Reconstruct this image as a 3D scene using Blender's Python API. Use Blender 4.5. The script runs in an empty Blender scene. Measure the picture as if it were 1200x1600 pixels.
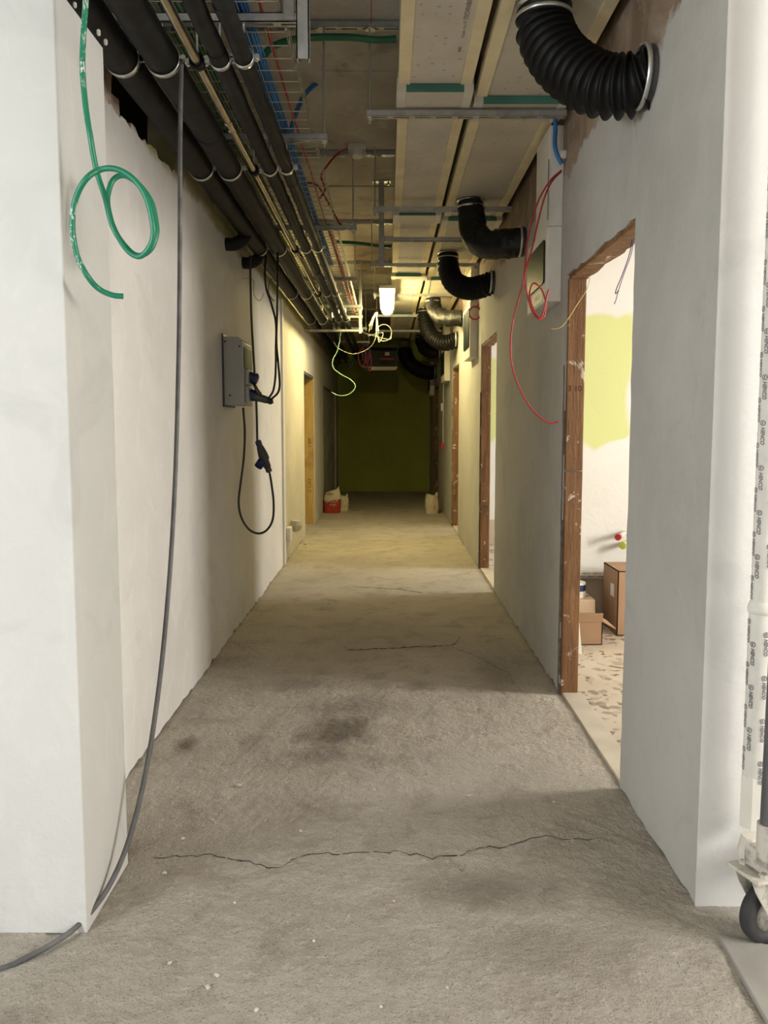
import bpy, bmesh, math, random
from mathutils import Vector, Matrix, noise

sc = bpy.context.scene
COL = sc.collection
RND = random.Random(11)

# ------------------------------------------------------------------ camera
EYE = 1.40
TILT = math.radians(5.0)
FPX, PX, PY = 1200.0, 605.0, 770.0
cam = bpy.data.cameras.new('camera')
cam.sensor_width = 36.0
cam.lens = 36.0 * FPX / 1600.0
cam.shift_x = (600.0 - PX) / 1600.0
cam.shift_y = (PY - 800.0) / 1600.0
cam.clip_start = 0.02
co = bpy.data.objects.new('camera', cam)
COL.objects.link(co)
co.location = (0, 0, EYE)
co.rotation_euler = (math.pi / 2 - TILT, 0, 0)
sc.camera = co

# ------------------------------------------------------------------ world, daylight, exposure
sc.view_settings.view_transform = 'Standard'
sc.view_settings.look = 'None'
sc.view_settings.gamma = 1.0
sc.view_settings.use_curve_mapping = False
sc.view_settings.exposure = -0.02
sc.cycles.max_bounces = 4
sc.cycles.diffuse_bounces = 3
sc.cycles.glossy_bounces = 2
sc.cycles.transmission_bounces = 2
sc.cycles.caustics_reflective = False
sc.cycles.caustics_refractive = False
w = bpy.data.worlds.new('sky')
sc.world = w
w.use_nodes = True
w.node_tree.nodes['Background'].inputs[0].default_value = (0.75, 0.87, 1.0, 1)
w.node_tree.nodes['Background'].inputs[1].default_value = 1.0


def daylight(name, loc, size, normal, power, color):
    """daylight entering through one window opening"""
    L = bpy.data.lights.new(name, 'AREA')
    L.shape = 'RECTANGLE'
    L.size, L.size_y = size
    L.energy = power
    L.color = color
    o = bpy.data.objects.new(name, L)
    COL.objects.link(o)
    o.location = loc
    o.rotation_euler = Vector(normal).to_track_quat('-Z', 'Z').to_euler()
    return o


DAY = (1.0, 0.965, 0.90)
COOL = (0.93, 0.98, 1.0)
# window rectangles: wall plane x, y0, y1, z0, z1
WIN_ROOMS = [(4.52, 2.85, 3.85, 0.8, 2.4), (4.52, 6.40, 7.40, 0.8, 2.4),
             (4.52, 9.7, 10.6, 0.8, 2.4)]
for i, (x, y0, y1, z0, z1) in enumerate(WIN_ROOMS):
    daylight('daylight_room', (x + 0.03, (y0 + y1) / 2, (z0 + z1) / 2), (y1 - y0, z1 - z0), (-1, 0, -0.12),
             (370, 300, 130)[i], DAY)
WIN_HALL_L = (-3.6, -1.0, -0.3, 0.9, 3.0)
WIN_HALL_R = (3.3, 0.25, 1.35, 0.9, 3.0)
x, y0, y1, z0, z1 = WIN_HALL_L
daylight('daylight_hall_west', (x - 0.03, (y0 + y1) / 2, (z0 + z1) / 2), (y1 - y0, z1 - z0), (1, 0.5, -0.25), 225, COOL)
x, y0, y1, z0, z1 = WIN_HALL_R
daylight('daylight_hall_east', (x + 0.03, (y0 + y1) / 2, (z0 + z1) / 2), (y1 - y0, z1 - z0), (-1, 0.2, -0.25), 190, DAY)
WIN_HALL_B = (-3.3, -1.5, 0.8, 2.8)          # back wall window: x0, x1, z0, z1
daylight('daylight_hall_back', (-2.4, -3.53, 1.8), (1.8, 2.0), (0, 1, -0.15), 20, COOL)

# ------------------------------------------------------------------ helpers
CT, ST = math.cos(TILT), math.sin(TILT)


def at(u, v, Y):
    """point of the photograph's frame (1200x1600) at depth Y in the place"""
    a, b = (u - PX) / FPX, (PY - v) / FPX
    t = Y / (CT + b * ST)
    return Vector((a * t, Y, EYE + (-ST + b * CT) * t))


class MB:
    """collects shapes that become ONE mesh object"""

    def __init__(self):
        self.v, self.f, self.s = [], [], []

    def add(self, vs, fs, smooth=False):
        o = len(self.v)
        self.v += [tuple(p) for p in vs]
        for f in fs:
            self.f.append(tuple(i + o for i in f))
            self.s.append(smooth)
        return self

    def box(self, x0, x1, y0, y1, z0, z1, m=None):
        vs = [Vector((x, y, z)) for z in (z0, z1) for y in (y0, y1) for x in (x0, x1)]
        if m is not None:
            vs = [m @ p for p in vs]
        return self.add(vs, [(0, 2, 3, 1), (4, 5, 7, 6), (0, 1, 5, 4), (2, 6, 7, 3), (0, 4, 6, 2), (1, 3, 7, 5)])

    def prism(self, pts, a, b, axis='x'):
        n = len(pts)
        mk = {'x': lambda p, c: (c, p[0], p[1]), 'y': lambda p, c: (p[0], c, p[1]), 'z': lambda p, c: (p[0], p[1], c)}[axis]
        vs = [mk(p, a) for p in pts] + [mk(p, b) for p in pts]
        fs = [tuple(range(n - 1, -1, -1)), tuple(range(n, 2 * n))]
        fs += [(i, (i + 1) % n, n + (i + 1) % n, n + i) for i in range(n)]
        return self.add(vs, fs)

    def tube(self, pts, r, n=8, cap=True, smooth=True):
        pts = [Vector(p) for p in pts]
        N = len(pts)
        rad = r if callable(r) else (lambda k: r)
        tang = []
        for i in range(N):
            t = pts[min(i + 1, N - 1)] - pts[max(i - 1, 0)]
            tang.append(t.normalized() if t.length > 1e-9 else Vector((0, 0, 1)))
        ref = Vector((0, 0, 1)) if abs(tang[0].z) < 0.9 else Vector((1, 0, 0))
        nr = (ref - tang[0] * ref.dot(tang[0])).normalized()
        vs, fs = [], []
        for i in range(N):
            nr = nr - tang[i] * nr.dot(tang[i])
            nr = nr.normalized() if nr.length > 1e-6 else tang[i].orthogonal().normalized()
            bn = tang[i].cross(nr)
            rr = rad(i)
            for k in range(n):
                a = 2 * math.pi * k / n
                r2 = rr(a) if callable(rr) else rr
                vs.append(pts[i] + nr * math.cos(a) * r2 + bn * math.sin(a) * r2)
        for i in range(N - 1):
            for k in range(n):
                k2 = (k + 1) % n
                fs.append((i * n + k, i * n + k2, (i + 1) * n + k2, (i + 1) * n + k))
        self.add(vs, fs, smooth)
        if cap:
            self.add([vs[k] for k in range(n)], [tuple(range(n - 1, -1, -1))])
            self.add([vs[(N - 1) * n + k] for k in range(n)], [tuple(range(n))])
        return self

    def lathe(self, prof, n=20, m=None, smooth=True, closed=False):
        """profile of (radius, height) about local z"""
        vs, fs = [], []
        for (r, z) in prof:
            for k in range(n):
                a = 2 * math.pi * k / n
                vs.append(Vector((r * math.cos(a), r * math.sin(a), z)))
        if m is not None:
            vs = [m @ p for p in vs]
        P = len(prof)
        for i in range(P if closed else P - 1):
            j = (i + 1) % P
            for k in range(n):
                k2 = (k + 1) % n
                fs.append((i * n + k, i * n + k2, j * n + k2, j * n + k))
        self.add(vs, fs, smooth)
        if not closed:
            self.add([vs[k] for k in range(n)], [tuple(range(n - 1, -1, -1))])
            self.add([vs[(P - 1) * n + k] for k in range(n)], [tuple(range(n))])
        return self

    def mesh(self, name, mat, bevel=0.0):
        me = bpy.data.meshes.new(name)
        me.from_pydata(self.v, [], self.f)
        for p, s in zip(me.polygons, self.s):
            p.use_smooth = s
        bm = bmesh.new()
        bm.from_mesh(me)
        bmesh.ops.recalc_face_normals(bm, faces=bm.faces)
        if bevel > 0:
            bmesh.ops.remove_doubles(bm, verts=bm.verts, dist=1e-6)
            es = [e for e in bm.edges if len(e.link_faces) == 2 and e.calc_face_angle(0) > 0.6]
            bmesh.ops.bevel(bm, geom=es, offset=bevel, segments=2, profile=0.5, affect='EDGES', clamp_overlap=True)
        bm.to_mesh(me)
        bm.free()
        if mat is not None:
            me.materials.append(mat)
        return me

    def build(self, name, mat, parent=None, bevel=0.0):
        return put(name, self.mesh(name, mat, bevel), parent)


def put(name, me, parent=None, loc=None, rot=None):
    o = bpy.data.objects.new(name, me)
    COL.objects.link(o)
    if loc is not None:
        o.location = loc
    if rot is not None:
        o.rotation_euler = rot
    if parent is not None:
        o.parent = parent
        if loc is None and rot is None:      # vertices are in place coordinates
            o.matrix_parent_inverse = base_matrix(parent).inverted()
    return o


def base_matrix(o):
    m = Matrix.Translation(o.location) @ o.rotation_euler.to_matrix().to_4x4()
    if o.parent is not None:
        return base_matrix(o.parent) @ o.matrix_parent_inverse @ m
    return m


def tag(o, label=None, cat=None, group=None, kind=None):
    if label:
        o['label'] = label
    if cat:
        o['category'] = cat
    if group:
        o['group'] = group
    if kind:
        o['kind'] = kind
    return o


def thing(name, loc, label=None, cat=None, group=None, kind=None):
    o = bpy.data.objects.new(name, None)
    o.empty_display_size = 0.05
    COL.objects.link(o)
    o.location = loc
    return tag(o, label, cat, group, kind)


def copy_tree(o, parent=None):
    c = o.copy()
    COL.objects.link(c)
    c.parent = parent
    for ch in list(o.children):
        copy_tree(ch, c)
    return c


def spline(pts, per=8):
    """Catmull-Rom through the points"""
    P = [Vector(p) for p in pts]
    P = [P[0] * 2 - P[1]] + P + [P[-1] * 2 - P[-2]]
    out = []
    for i in range(1, len(P) - 2):
        a, b, c, d = P[i - 1], P[i], P[i + 1], P[i + 2]
        for k in range(per):
            t = k / per
            out.append(0.5 * ((2 * b) + (c - a) * t + (2 * a - 5 * b + 4 * c - d) * t * t + (3 * b - a - 3 * c + d) * t ** 3))
    out.append(P[-2])
    return out


# ------------------------------------------------------------------ materials
class NT:
    def __init__(self, name):
        self.m = bpy.data.materials.new(name)
        self.m.use_nodes = True
        self.t = self.m.node_tree
        self.b = self.t.nodes['Principled BSDF']
        self.pos = None

    def n(self, kind, **kw):
        x = self.t.nodes.new(kind)
        for k, v in kw.items():
            setattr(x, k, v)
        return x

    def l(self, a, b):
        self.t.links.new(a, b)

    def P(self, obj=False):
        if self.pos is None:
            self.pos = self.n('ShaderNodeTexCoord').outputs['Object'] if obj else self.n('ShaderNodeNewGeometry').outputs['Position']
        return self.pos

    def noise(self, scale, detail=4, rough=0.55, dist=0.0, sc3=None):
        x = self.n('ShaderNodeTexNoise')
        x.inputs['Scale'].default_value = scale
        x.inputs['Detail'].default_value = detail
        x.inputs['Roughness'].default_value = rough
        x.inputs['Distortion'].default_value = dist
        p = self.P()
        if sc3:
            mp = self.n('ShaderNodeMapping')
            mp.inputs['Scale'].default_value = sc3
            self.l(p, mp.inputs['Vector'])
            p = mp.outputs[0]
        self.l(p, x.inputs['Vector'])
        return x.outputs['Fac']

    def ramp(self, fac, a, b, lo=0.0, hi=1.0):
        x = self.n('ShaderNodeMapRange')
        x.inputs['From Min'].default_value = a
        x.inputs['From Max'].default_value = b
        x.inputs['To Min'].default_value = lo
        x.inputs['To Max'].default_value = hi
        self.l(fac, x.inputs['Value'])
        return x.outputs[0]

    def mix(self, fac, a, b, mode='MIX'):
        x = self.n('ShaderNodeMix', data_type='RGBA', blend_type=mode)
        for s, v in ((x.inputs['Factor'], fac), (x.inputs[6], a), (x.inputs[7], b)):
            if hasattr(v, 'links'):
                self.l(v, s)
            elif isinstance(v, tuple):
                s.default_value = (*v, 1) if len(v) == 3 else v
            else:
                s.default_value = v
        return x.outputs[2]

    def math(self, op, a, b=None):
        x = self.n('ShaderNodeMath', operation=op)
        for s, v in zip(x.inputs, (a, b)):
            if v is None:
                continue
            if hasattr(v, 'links'):
                self.l(v, s)
            else:
                s.default_value = v
        return x.outputs[0]

    def xyz(self):
        x = self.n('ShaderNodeSeparateXYZ')
        self.l(self.P(), x.inputs[0])
        return x.outputs

    def color(self, c):
        if hasattr(c, 'links'):
            self.l(c, self.b.inputs['Base Color'])
        else:
            self.b.inputs['Base Color'].default_value = (*c, 1)

    def rough(self, r):
        if hasattr(r, 'links'):
            self.l(r, self.b.inputs['Roughness'])
        else:
            self.b.inputs['Roughness'].default_value = r

    def bump(self, h, strength=0.3, dist=0.01):
        x = self.n('ShaderNodeBump')
        x.inputs['Strength'].default_value = strength
        x.inputs['Distance'].default_value = dist
        self.l(h, x.inputs['Height'])
        self.l(x.outputs[0], self.b.inputs['Normal'])


def basic(name, col, rough=0.6, metal=0.0, var=0.12, scale=9.0, bump=0.0, bscale=40.0, obj=True, spec=None):
    t = NT(name)
    t.P(obj)
    f = t.noise(scale, 5)
    dark = tuple(c * (1 - var) for c in col)
    lite = tuple(min(1, c * (1 + var)) for c in col)
    t.color(t.mix(t.ramp(f, 0.3, 0.7), dark, lite))
    t.rough(rough)
    t.b.inputs['Metallic'].default_value = metal
    if spec is not None:
        t.b.inputs['Specular IOR Level'].default_value = spec
    if bump:
        t.bump(t.noise(bscale, 4), bump, 0.004)
    return t.m


def plaster(name, base, raw=None, raw_z=9.0, raw2=None, skip_y=None, streak=0.06, amp=0.5):
    """skimmed plaster: trowel blotches; above raw_z the older bare wall shows"""
    t = NT(name)
    big = t.noise(1.3, 5, 0.6, 0.4)
    fine = t.noise(7.0, 6, 0.65, 0.8, (1, 1, 0.55))
    c = t.mix(t.ramp(big, 0.35, 0.65), tuple(k * (1 - streak) for k in base), tuple(min(1, k * (1 + streak * 0.6)) for k in base))
    c = t.mix(t.ramp(fine, 0.52, 0.70, 0, 0.55), c, tuple(min(1, k * 1.1) for k in base))
    c = t.mix(t.ramp(t.noise(3.1, 4, 0.6, 1.2), 0.56, 0.68, 0, 0.45), c, tuple(k * 0.84 for k in base))
    if raw is not None:
        x, y, z = t.xyz()
        zz = t.math('ADD', z, t.math('MULTIPLY', t.math('SUBTRACT', t.noise(2.2, 6, 0.7), 0.5), amp))
        if skip_y is not None:
            zz = t.math('SUBTRACT', zz, t.math('MULTIPLY', t.math('LESS_THAN', y, skip_y), 2.0))
        fac = t.ramp(zz, raw_z, raw_z + 0.035)
        rc = t.mix(t.ramp(t.noise(2.6, 5, 0.6, 0.5), 0.42, 0.6), raw, raw2 or raw)
        rc = t.mix(t.ramp(t.noise(11, 6, 0.7), 0.58, 0.72, 0, 0.6), rc, tuple(min(1, k * 1.3) for k in base))
        c = t.mix(fac, c, rc)
    t.color(c)
    t.rough(0.85)
    t.bump(t.math('ADD', t.noise(4, 4, 0.6), t.math('MULTIPLY', t.noise(45, 5, 0.6), 0.35)), 0.35, 0.014)
    return t.m


M = {}
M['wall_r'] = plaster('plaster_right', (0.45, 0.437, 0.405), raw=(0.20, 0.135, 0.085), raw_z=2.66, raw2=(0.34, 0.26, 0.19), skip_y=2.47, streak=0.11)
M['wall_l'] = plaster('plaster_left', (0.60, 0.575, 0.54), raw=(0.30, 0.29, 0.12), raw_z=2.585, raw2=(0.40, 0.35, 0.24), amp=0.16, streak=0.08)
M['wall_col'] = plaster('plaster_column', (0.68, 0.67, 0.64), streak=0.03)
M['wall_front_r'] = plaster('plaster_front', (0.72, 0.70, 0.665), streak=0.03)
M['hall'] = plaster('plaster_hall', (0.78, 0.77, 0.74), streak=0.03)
M['lime'] = plaster('lime_wall', (0.36, 0.40, 0.085), streak=0.1)


def room_mat():
    t = NT('room_paint')
    x, y, z = t.xyz()
    base = t.mix(t.ramp(t.noise(2, 4), 0.3, 0.7), (0.66, 0.635, 0.58), (0.71, 0.685, 0.635))
    edge = t.math('ADD', z, t.math('MULTIPLY', t.math('SUBTRACT', t.noise(1.7, 3, 0.5, 0.3), 0.5), 1.0))
    band = t.math('MULTIPLY', t.ramp(edge, 1.30, 1.34), t.ramp(edge, 2.34, 2.28))
    xe = t.math('ADD', x, t.math('MULTIPLY', t.math('SUBTRACT', t.noise(1.1, 3, 0.5), 0.5), 0.9))
    band = t.math('MULTIPLY', band, t.ramp(xe, 1.78, 1.72))
    low = t.ramp(z, 0.30, 0.29)
    c = t.mix(band, base, (0.58, 0.60, 0.26))
    c = t.mix(low, c, (0.50, 0.41, 0.31))
    t.color(c)
    t.rough(0.85)
    t.bump(t.noise(30, 4), 0.15, 0.01)
    return t.m


M['room'] = room_mat()


def ceiling_mat():
    t = NT('ceiling_slab')
    c = t.mix(t.ramp(t.noise(1.6, 5, 0.6, 0.8), 0.38, 0.62), (0.48, 0.425, 0.345), (0.64, 0.585, 0.495))
    c = t.mix(t.ramp(t.noise(4.5, 5, 0.6, 1.5), 0.56, 0.62, 0, 0.5), c, (0.70, 0.65, 0.56))
    c = t.mix(t.ramp(t.noise(3.0, 6, 0.65, 0.7), 0.60, 0.66, 0, 0.45), c, (0.20, 0.16, 0.12))
    t.color(c)
    t.rough(0.9)
    t.bump(t.noise(18, 5), 0.2, 0.01)
    return t.m


M['ceiling'] = ceiling_mat()


def floor_mat():
    t = NT('rough_concrete')
    x, y, z = t.xyz()
    big = t.noise(1.1, 5, 0.6, 0.3)
    mid = t.noise(5.0, 6, 0.65, 0.4)
    fine = t.noise(52, 5, 0.68)
    grit = t.noise(160, 3, 0.65)
    c = t.mix(t.ramp(big, 0.35, 0.65), (0.42, 0.375, 0.315), (0.52, 0.47, 0.40))
    c = t.mix(t.ramp(mid, 0.50, 0.68, 0, 0.75), c, (0.325, 0.278, 0.23))
    c = t.mix(t.ramp(fine, 0.52, 0.75, 0, 0.55), c, (0.64, 0.60, 0.53))
    c = t.mix(t.ramp(grit, 0.57, 0.68, 0, 0.65), c, (0.15, 0.125, 0.10))
    # spill stains, each with its own place and ragged shape
    for sx, sy, rx, ry, k in [(-0.24, 3.42, 0.17, 0.20, 0.8), (-0.88, 3.26, 0.05, 0.10, 0.75), (-0.20, 3.72, 0.26, 0.16, 0.4),
                              (0.17, 4.02, 0.10, 0.10, 0.5), (0.30, 2.22, 0.26, 0.11, 0.55), (-0.30, 3.16, 0.16, 0.09, 0.45),
                              (0.62, 4.20, 0.14, 0.40, 0.35), (0.45, 1.95, 0.25, 0.12, 0.3), (-0.5, 4.05, 0.18, 0.14, 0.35)]:
        dx = t.math('DIVIDE', t.math('SUBTRACT', x, sx), rx)
        dy = t.math('DIVIDE', t.math('SUBTRACT', y, sy), ry)
        d = t.math('SQRT', t.math('ADD', t.math('MULTIPLY', dx, dx), t.math('MULTIPLY', dy, dy)))
        d = t.math('ADD', d, t.math('MULTIPLY', t.math('SUBTRACT', mid, 0.5), 2.4))
        c = t.mix(t.ramp(d, 1.15, 0.35, 0, k), c, (0.135, 0.108, 0.085))
    t.color(c)
    t.rough(0.92)
    t.b.inputs['Specular IOR Level'].default_value = 0.25
    h = t.math('ADD', t.math('MULTIPLY', mid, 0.8), t.math('ADD', t.math('MULTIPLY', fine, 0.75), t.math('MULTIPLY', grit, 0.32)))
    t.bump(h, 1.0, 0.017)
    return t.m


M['floor'] = floor_mat()


def terrazzo():
    t = NT('terrazzo')
    nz = t.n('ShaderNodeTexNoise')
    nz.inputs['Scale'].default_value = 9
    nz.inputs['Detail'].default_value = 3
    t.l(t.P(), nz.inputs['Vector'])
    sub = t.n('ShaderNodeVectorMath', operation='MULTIPLY_ADD')
    t.l(nz.outputs['Color'], sub.inputs[0])
    sub.inputs[1].default_value = (0.10, 0.10, 0)
    t.l(t.P(), sub.inputs[2])
    c = t.mix(t.ramp(t.noise(1.5, 5), 0.35, 0.65), (0.46, 0.38, 0.28), (0.60, 0.52, 0.41))
    for scale, thr in ((13, 0.35), (26, 0.5)):
        v = t.n('ShaderNodeTexVoronoi')
        v.inputs['Scale'].default_value = scale
        t.l(sub.outputs[0], v.inputs['Vector'])
        sp = t.n('ShaderNodeSeparateColor')
        t.l(v.outputs['Color'], sp.inputs[0])
        chip = t.mix(sp.outputs[0], (0.46, 0.38, 0.29), (0.15, 0.115, 0.085))
        m = t.math('MULTIPLY', t.ramp(v.outputs['Distance'], 0.42, 0.36), t.ramp(sp.outputs[1], thr, thr + 0.05))
        c = t.mix(m, c, chip)
    t.color(c)
    t.rough(0.7)
    return t.m


M['terrazzo'] = terrazzo()


def wood_mat(name, a, b, smear=0.5):
    t = NT(name)
    g = t.noise(3.0, 6, 0.6, 0.6, (6, 6, 0.6))
    c = t.mix(t.ramp(g, 0.35, 0.65), a, b)
    c = t.mix(t.ramp(t.noise(5, 4, 0.6), 0.55, 0.7, 0, 0.5), c, tuple(k * 0.6 for k in a))
    c = t.mix(t.ramp(t.noise(10, 6, 0.7, 0.8, (1, 1, 0.8)), 0.60, 0.64, 0, smear), c, (0.62, 0.53, 0.44))
    t.color(c)
    t.rough(0.75)
    t.bump(t.math('ADD', t.noise(25, 5, 0.6, 0, (3, 3, 0.5)), t.noise(9, 5, 0.7)), 0.5, 0.01)
    return t.m


M['jamb'] = wood_mat('brown_jamb', (0.14, 0.062, 0.020), (0.25, 0.122, 0.045), 0.85)
M['jamb_ochre'] = wood_mat('ochre_jamb', (0.50, 0.32, 0.10), (0.62, 0.42, 0.15), 0.2)
M['rubble'] = basic('broken_wall', (0.36, 0.28, 0.21), 0.95, var=0.4, scale=14, bump=0.6, bscale=22, obj=False)
M['dark_gap'] = basic('dark_recess', (0.035, 0.028, 0.022), 0.95, var=0.3, obj=False)
M['edge'] = basic('crumbled_mortar', (0.16, 0.135, 0.11), 0.95, var=0.3, scale=30, bump=0.5, bscale=60, obj=False)
M['sill'] = basic('pale_sill_stone', (0.50, 0.44, 0.35), 0.8, var=0.12, scale=6, bump=0.15, obj=False)
M['tile'] = basic('grey_floor_tile', (0.33, 0.31, 0.28), 0.7, var=0.12, scale=9, bump=0.2, obj=False)
M['galv'] = basic('galvanised_steel', (0.46, 0.47, 0.47), 0.42, 0.75, var=0.18, scale=25)
M['steel'] = basic('bright_zinc', (0.66, 0.66, 0.64), 0.3, 0.85, var=0.1, scale=30)
M['copper'] = basic('dull_press_pipe', (0.44, 0.375, 0.27), 0.24, 0.9, var=0.15, scale=12)
M['foam'] = basic('black_foam_insulation', (0.012, 0.0118, 0.0115), 0.6, var=0.5, scale=16, bump=0.5, bscale=11, spec=0.22)
M['rubber'] = basic('black_rubberised_cloth', (0.007, 0.0068, 0.0066), 0.5, var=0.3, scale=20, bump=0.25, bscale=35, spec=0.22)
M['film'] = basic('black_plastic_film', (0.010, 0.0095, 0.009), 0.5, var=0.3, scale=10, bump=0.9, bscale=16, spec=0.35)


def board_mat(name, col, holes):
    t = NT(name)
    c = t.mix(t.ramp(t.noise(3, 5, 0.6), 0.35, 0.65), tuple(k * 0.9 for k in col), tuple(k * 1.08 for k in col))
    c = t.mix(t.ramp(t.noise(24, 3, 0.5, 0, (0.7, 1, 1)), 0.66, 0.72, 0, 0.35 if holes else 0.12), c, tuple(k * 0.5 for k in col))
    v = t.n('ShaderNodeTexVoronoi')
    v.inputs['Scale'].default_value = 17
    v.inputs['Randomness'].default_value = 0.35
    t.l(t.P(), v.inputs['Vector'])
    dots = t.math('MULTIPLY', t.ramp(v.outputs['Distance'], 0.16, 0.11), t.ramp(t.noise(2.4, 3), 0.42, 0.55, 0.1, 0.55))
    c = t.mix(dots, c, tuple(k * 0.45 for k in col))
    t.color(c)
    t.rough(0.8)
    t.bump(t.noise(12, 4), 0.1, 0.005)
    return t.m


M['board'] = board_mat('fire_board', (0.64, 0.59, 0.50), False)
M['board_b'] = board_mat('fire_board_worn', (0.61, 0.555, 0.445), True)
M['strip'] = basic('cream_edge_strip', (0.82, 0.71, 0.46), 0.75, var=0.1, scale=7)
M['corner'] = basic('white_corner_cap', (0.70, 0.66, 0.57), 0.7, var=0.06)
M['teal'] = basic('green_seal_strip', (0.065, 0.20, 0.155), 0.6, var=0.15)
M['ink'] = basic('dark_print', (0.10, 0.085, 0.07), 0.8, var=0.2)
M['greyink'] = basic('grey_print', (0.19, 0.18, 0.19), 0.8, var=0.2)
M['whitecable'] = basic('off_white_cable', (0.50, 0.48, 0.41), 0.5)
M['blue'] = basic('blue_cable', (0.03, 0.17, 0.45), 0.4, var=0.25)
M['green'] = basic('green_cable', (0.012, 0.13, 0.055), 0.45, var=0.2)
M['red'] = basic('red_cable', (0.40, 0.028, 0.03), 0.4, var=0.15)
M['purple'] = basic('violet_cable', (0.16, 0.07, 0.30), 0.45)
M['black'] = basic('black_cable', (0.012, 0.011, 0.011), 0.45)
M['darkgreen'] = basic('dark_green_cable', (0.035, 0.045, 0.018), 0.5)
M['yellow'] = basic('yellow_wire', (0.55, 0.40, 0.12), 0.5)
M['wire'] = basic('zinc_wire', (0.42, 0.39, 0.33), 0.38, 0.8, var=0.1)
M['white'] = basic('white_box_paint', (0.76, 0.72, 0.64), 0.6, var=0.04, obj=False)
M['glass'] = basic('dark_green_glass', (0.010, 0.020, 0.019), 0.4, var=0.3, scale=5, obj=False, spec=0.05)
M['grey_plastic'] = basic('grey_plastic', (0.36, 0.36, 0.335), 0.5, var=0.06)
M['dk_plastic'] = basic('dark_grey_plastic', (0.055, 0.055, 0.055), 0.5)
M['blue_plastic'] = basic('navy_plastic', (0.012, 0.018, 0.085), 0.45)
M['card'] = basic('brown_cardboard', (0.34, 0.205, 0.115), 0.85, var=0.08, scale=4)
M['card_l'] = basic('pale_cardboard', (0.55, 0.40, 0.27), 0.85, var=0.06, scale=4)
M['wrap'] = basic('white_foam_wrap', (0.72, 0.69, 0.62), 0.7, var=0.08, scale=14, bump=0.4, bscale=18)
M['tyre'] = basic('black_rubber_tyre', (0.035, 0.034, 0.035), 0.7, var=0.4, scale=20, bump=0.2)


def dirty_white():
    t = NT('spattered_white_metal')
    t.P(True)
    c = t.mix(t.ramp(t.noise(14, 6, 0.7), 0.48, 0.62), (0.60, 0.56, 0.49), (0.27, 0.23, 0.19))
    t.color(c)
    t.rough(0.8)
    t.bump(t.noise(40, 5), 0.6, 0.006)
    return t.m


M['spatter'] = dirty_white()
M['greymetal'] = basic('grey_tube_metal', (0.14, 0.14, 0.15), 0.5, 0.5, var=0.15)


def green_tube():
    t = NT('painted_green_conduit')
    t.P(False)
    x, y, z = t.xyz()
    spots = t.ramp(t.noise(85, 5, 0.75, 0.6, (1, 1, 0.4)), 0.56, 0.59)
    zone = t.math('MAXIMUM', t.math('MULTIPLY', t.ramp(z, 2.22, 2.27), t.ramp(z, 2.46, 2.40)), t.math('MULTIPLY', t.ramp(x, -0.755, -0.765), t.ramp(z, 2.08, 2.06)))
    t.color(t.mix(t.math('MULTIPLY', spots, zone), (0.010, 0.20, 0.105), (0.74, 0.74, 0.70)))
    t.rough(0.38)
    return t.m


M['conduit'] = green_tube()


def emit(name, col, s):
    t = NT(name)
    t.color((0.8, 0.8, 0.75))
    t.b.inputs['Emission Color'].default_value = (*col, 1)
    t.b.inputs['Emission Strength'].default_value = s
    return t.m


M['lamp'] = emit('lit_tube_diffuser', (1.0, 0.82, 0.36), 105)
M['red_paint'] = basic('red_plastic', (0.45, 0.02, 0.02), 0.45)
M['paper'] = basic('sack_paper', (0.56, 0.50, 0.38), 0.8, var=0.15, scale=14, bump=0.5, bscale=16)
M['redpaper'] = basic('sack_red_print', (0.36, 0.035, 0.02), 0.7, var=0.2, scale=14, bump=0.5, bscale=16)
M['chip'] = basic('white_plaster_chip', (0.66, 0.61, 0.54), 0.9, var=0.1)
M['glaze'] = basic('window_frame_white', (0.75, 0.75, 0.73), 0.5)
M['stud'] = basic('bare_grey_stud', (0.20, 0.19, 0.17), 0.6, 0.3, var=0.25, scale=6)

# ------------------------------------------------------------------ structure
XL, XR = -1.035, 0.90
CEIL = 3.33
FAR = 16.3


def jag(a, b, n, amp, seed):
    """points from a to b (excluded) with a ragged offset"""
    r = random.Random(seed)
    out = []
    for i in range(n):
        t = i / n
        out.append((a[0] + (b[0] - a[0]) * t + (r.uniform(-amp, amp) if i else 0),
                    a[1] + (b[1] - a[1]) * t + (r.uniform(-amp, amp) if i else 0)))
    return out


def floor_h(x, y):
    p = Vector((x * 3.1, y * 3.1, 0.3))
    h = 0.006 * noise.noise(p) + 0.004 * noise.noise(p * 3.3) + 0.0034 * noise.noise(p * 9.0) + 0.0030 * noise.noise(p * 19.0)
    f = min(1, max(0, (x + 1.15) / 0.15), ) * min(1, max(0, (1.12 - x) / 0.12)) * min(1, max(0, (y - 1.2) / 0.2)) * min(1, max(0, (5.2 - y) / 0.4))
    return (h + 0.001) * f


mb = MB()
NX, NY = 284, 500
xs = [-1.15 + 2.27 * i / NX for i in range(NX + 1)]
ys = [1.2 + 4.0 * j / NY for j in range(NY + 1)]
mb.add([(x, y, floor_h(x, y)) for y in ys for x in xs],
       [(j * (NX + 1) + i, j * (NX + 1) + i + 1, (j + 1) * (NX + 1) + i + 1, (j + 1) * (NX + 1) + i) for j in range(NY) for i in range(NX)], True)
for (x0, x1, y0, y1) in [(-6.1, -1.15, -3.6, 5.2), (1.12, 4.7, -3.6, 2.2), (-1.15, 1.12, -3.6, 1.2), (-1.15, 0.95, 5.2, 16.4), (-4.2, -1.15, 5.2, 16.4)]:
    mb.add([(x0, y0, 0), (x1, y0, 0), (x1, y1, 0), (x0, y1, 0)], [(0, 1, 2, 3)])
floor = tag(mb.build('floor', M['floor']), 'rough grey concrete corridor floor with cracks and dark stains', kind='structure')


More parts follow.
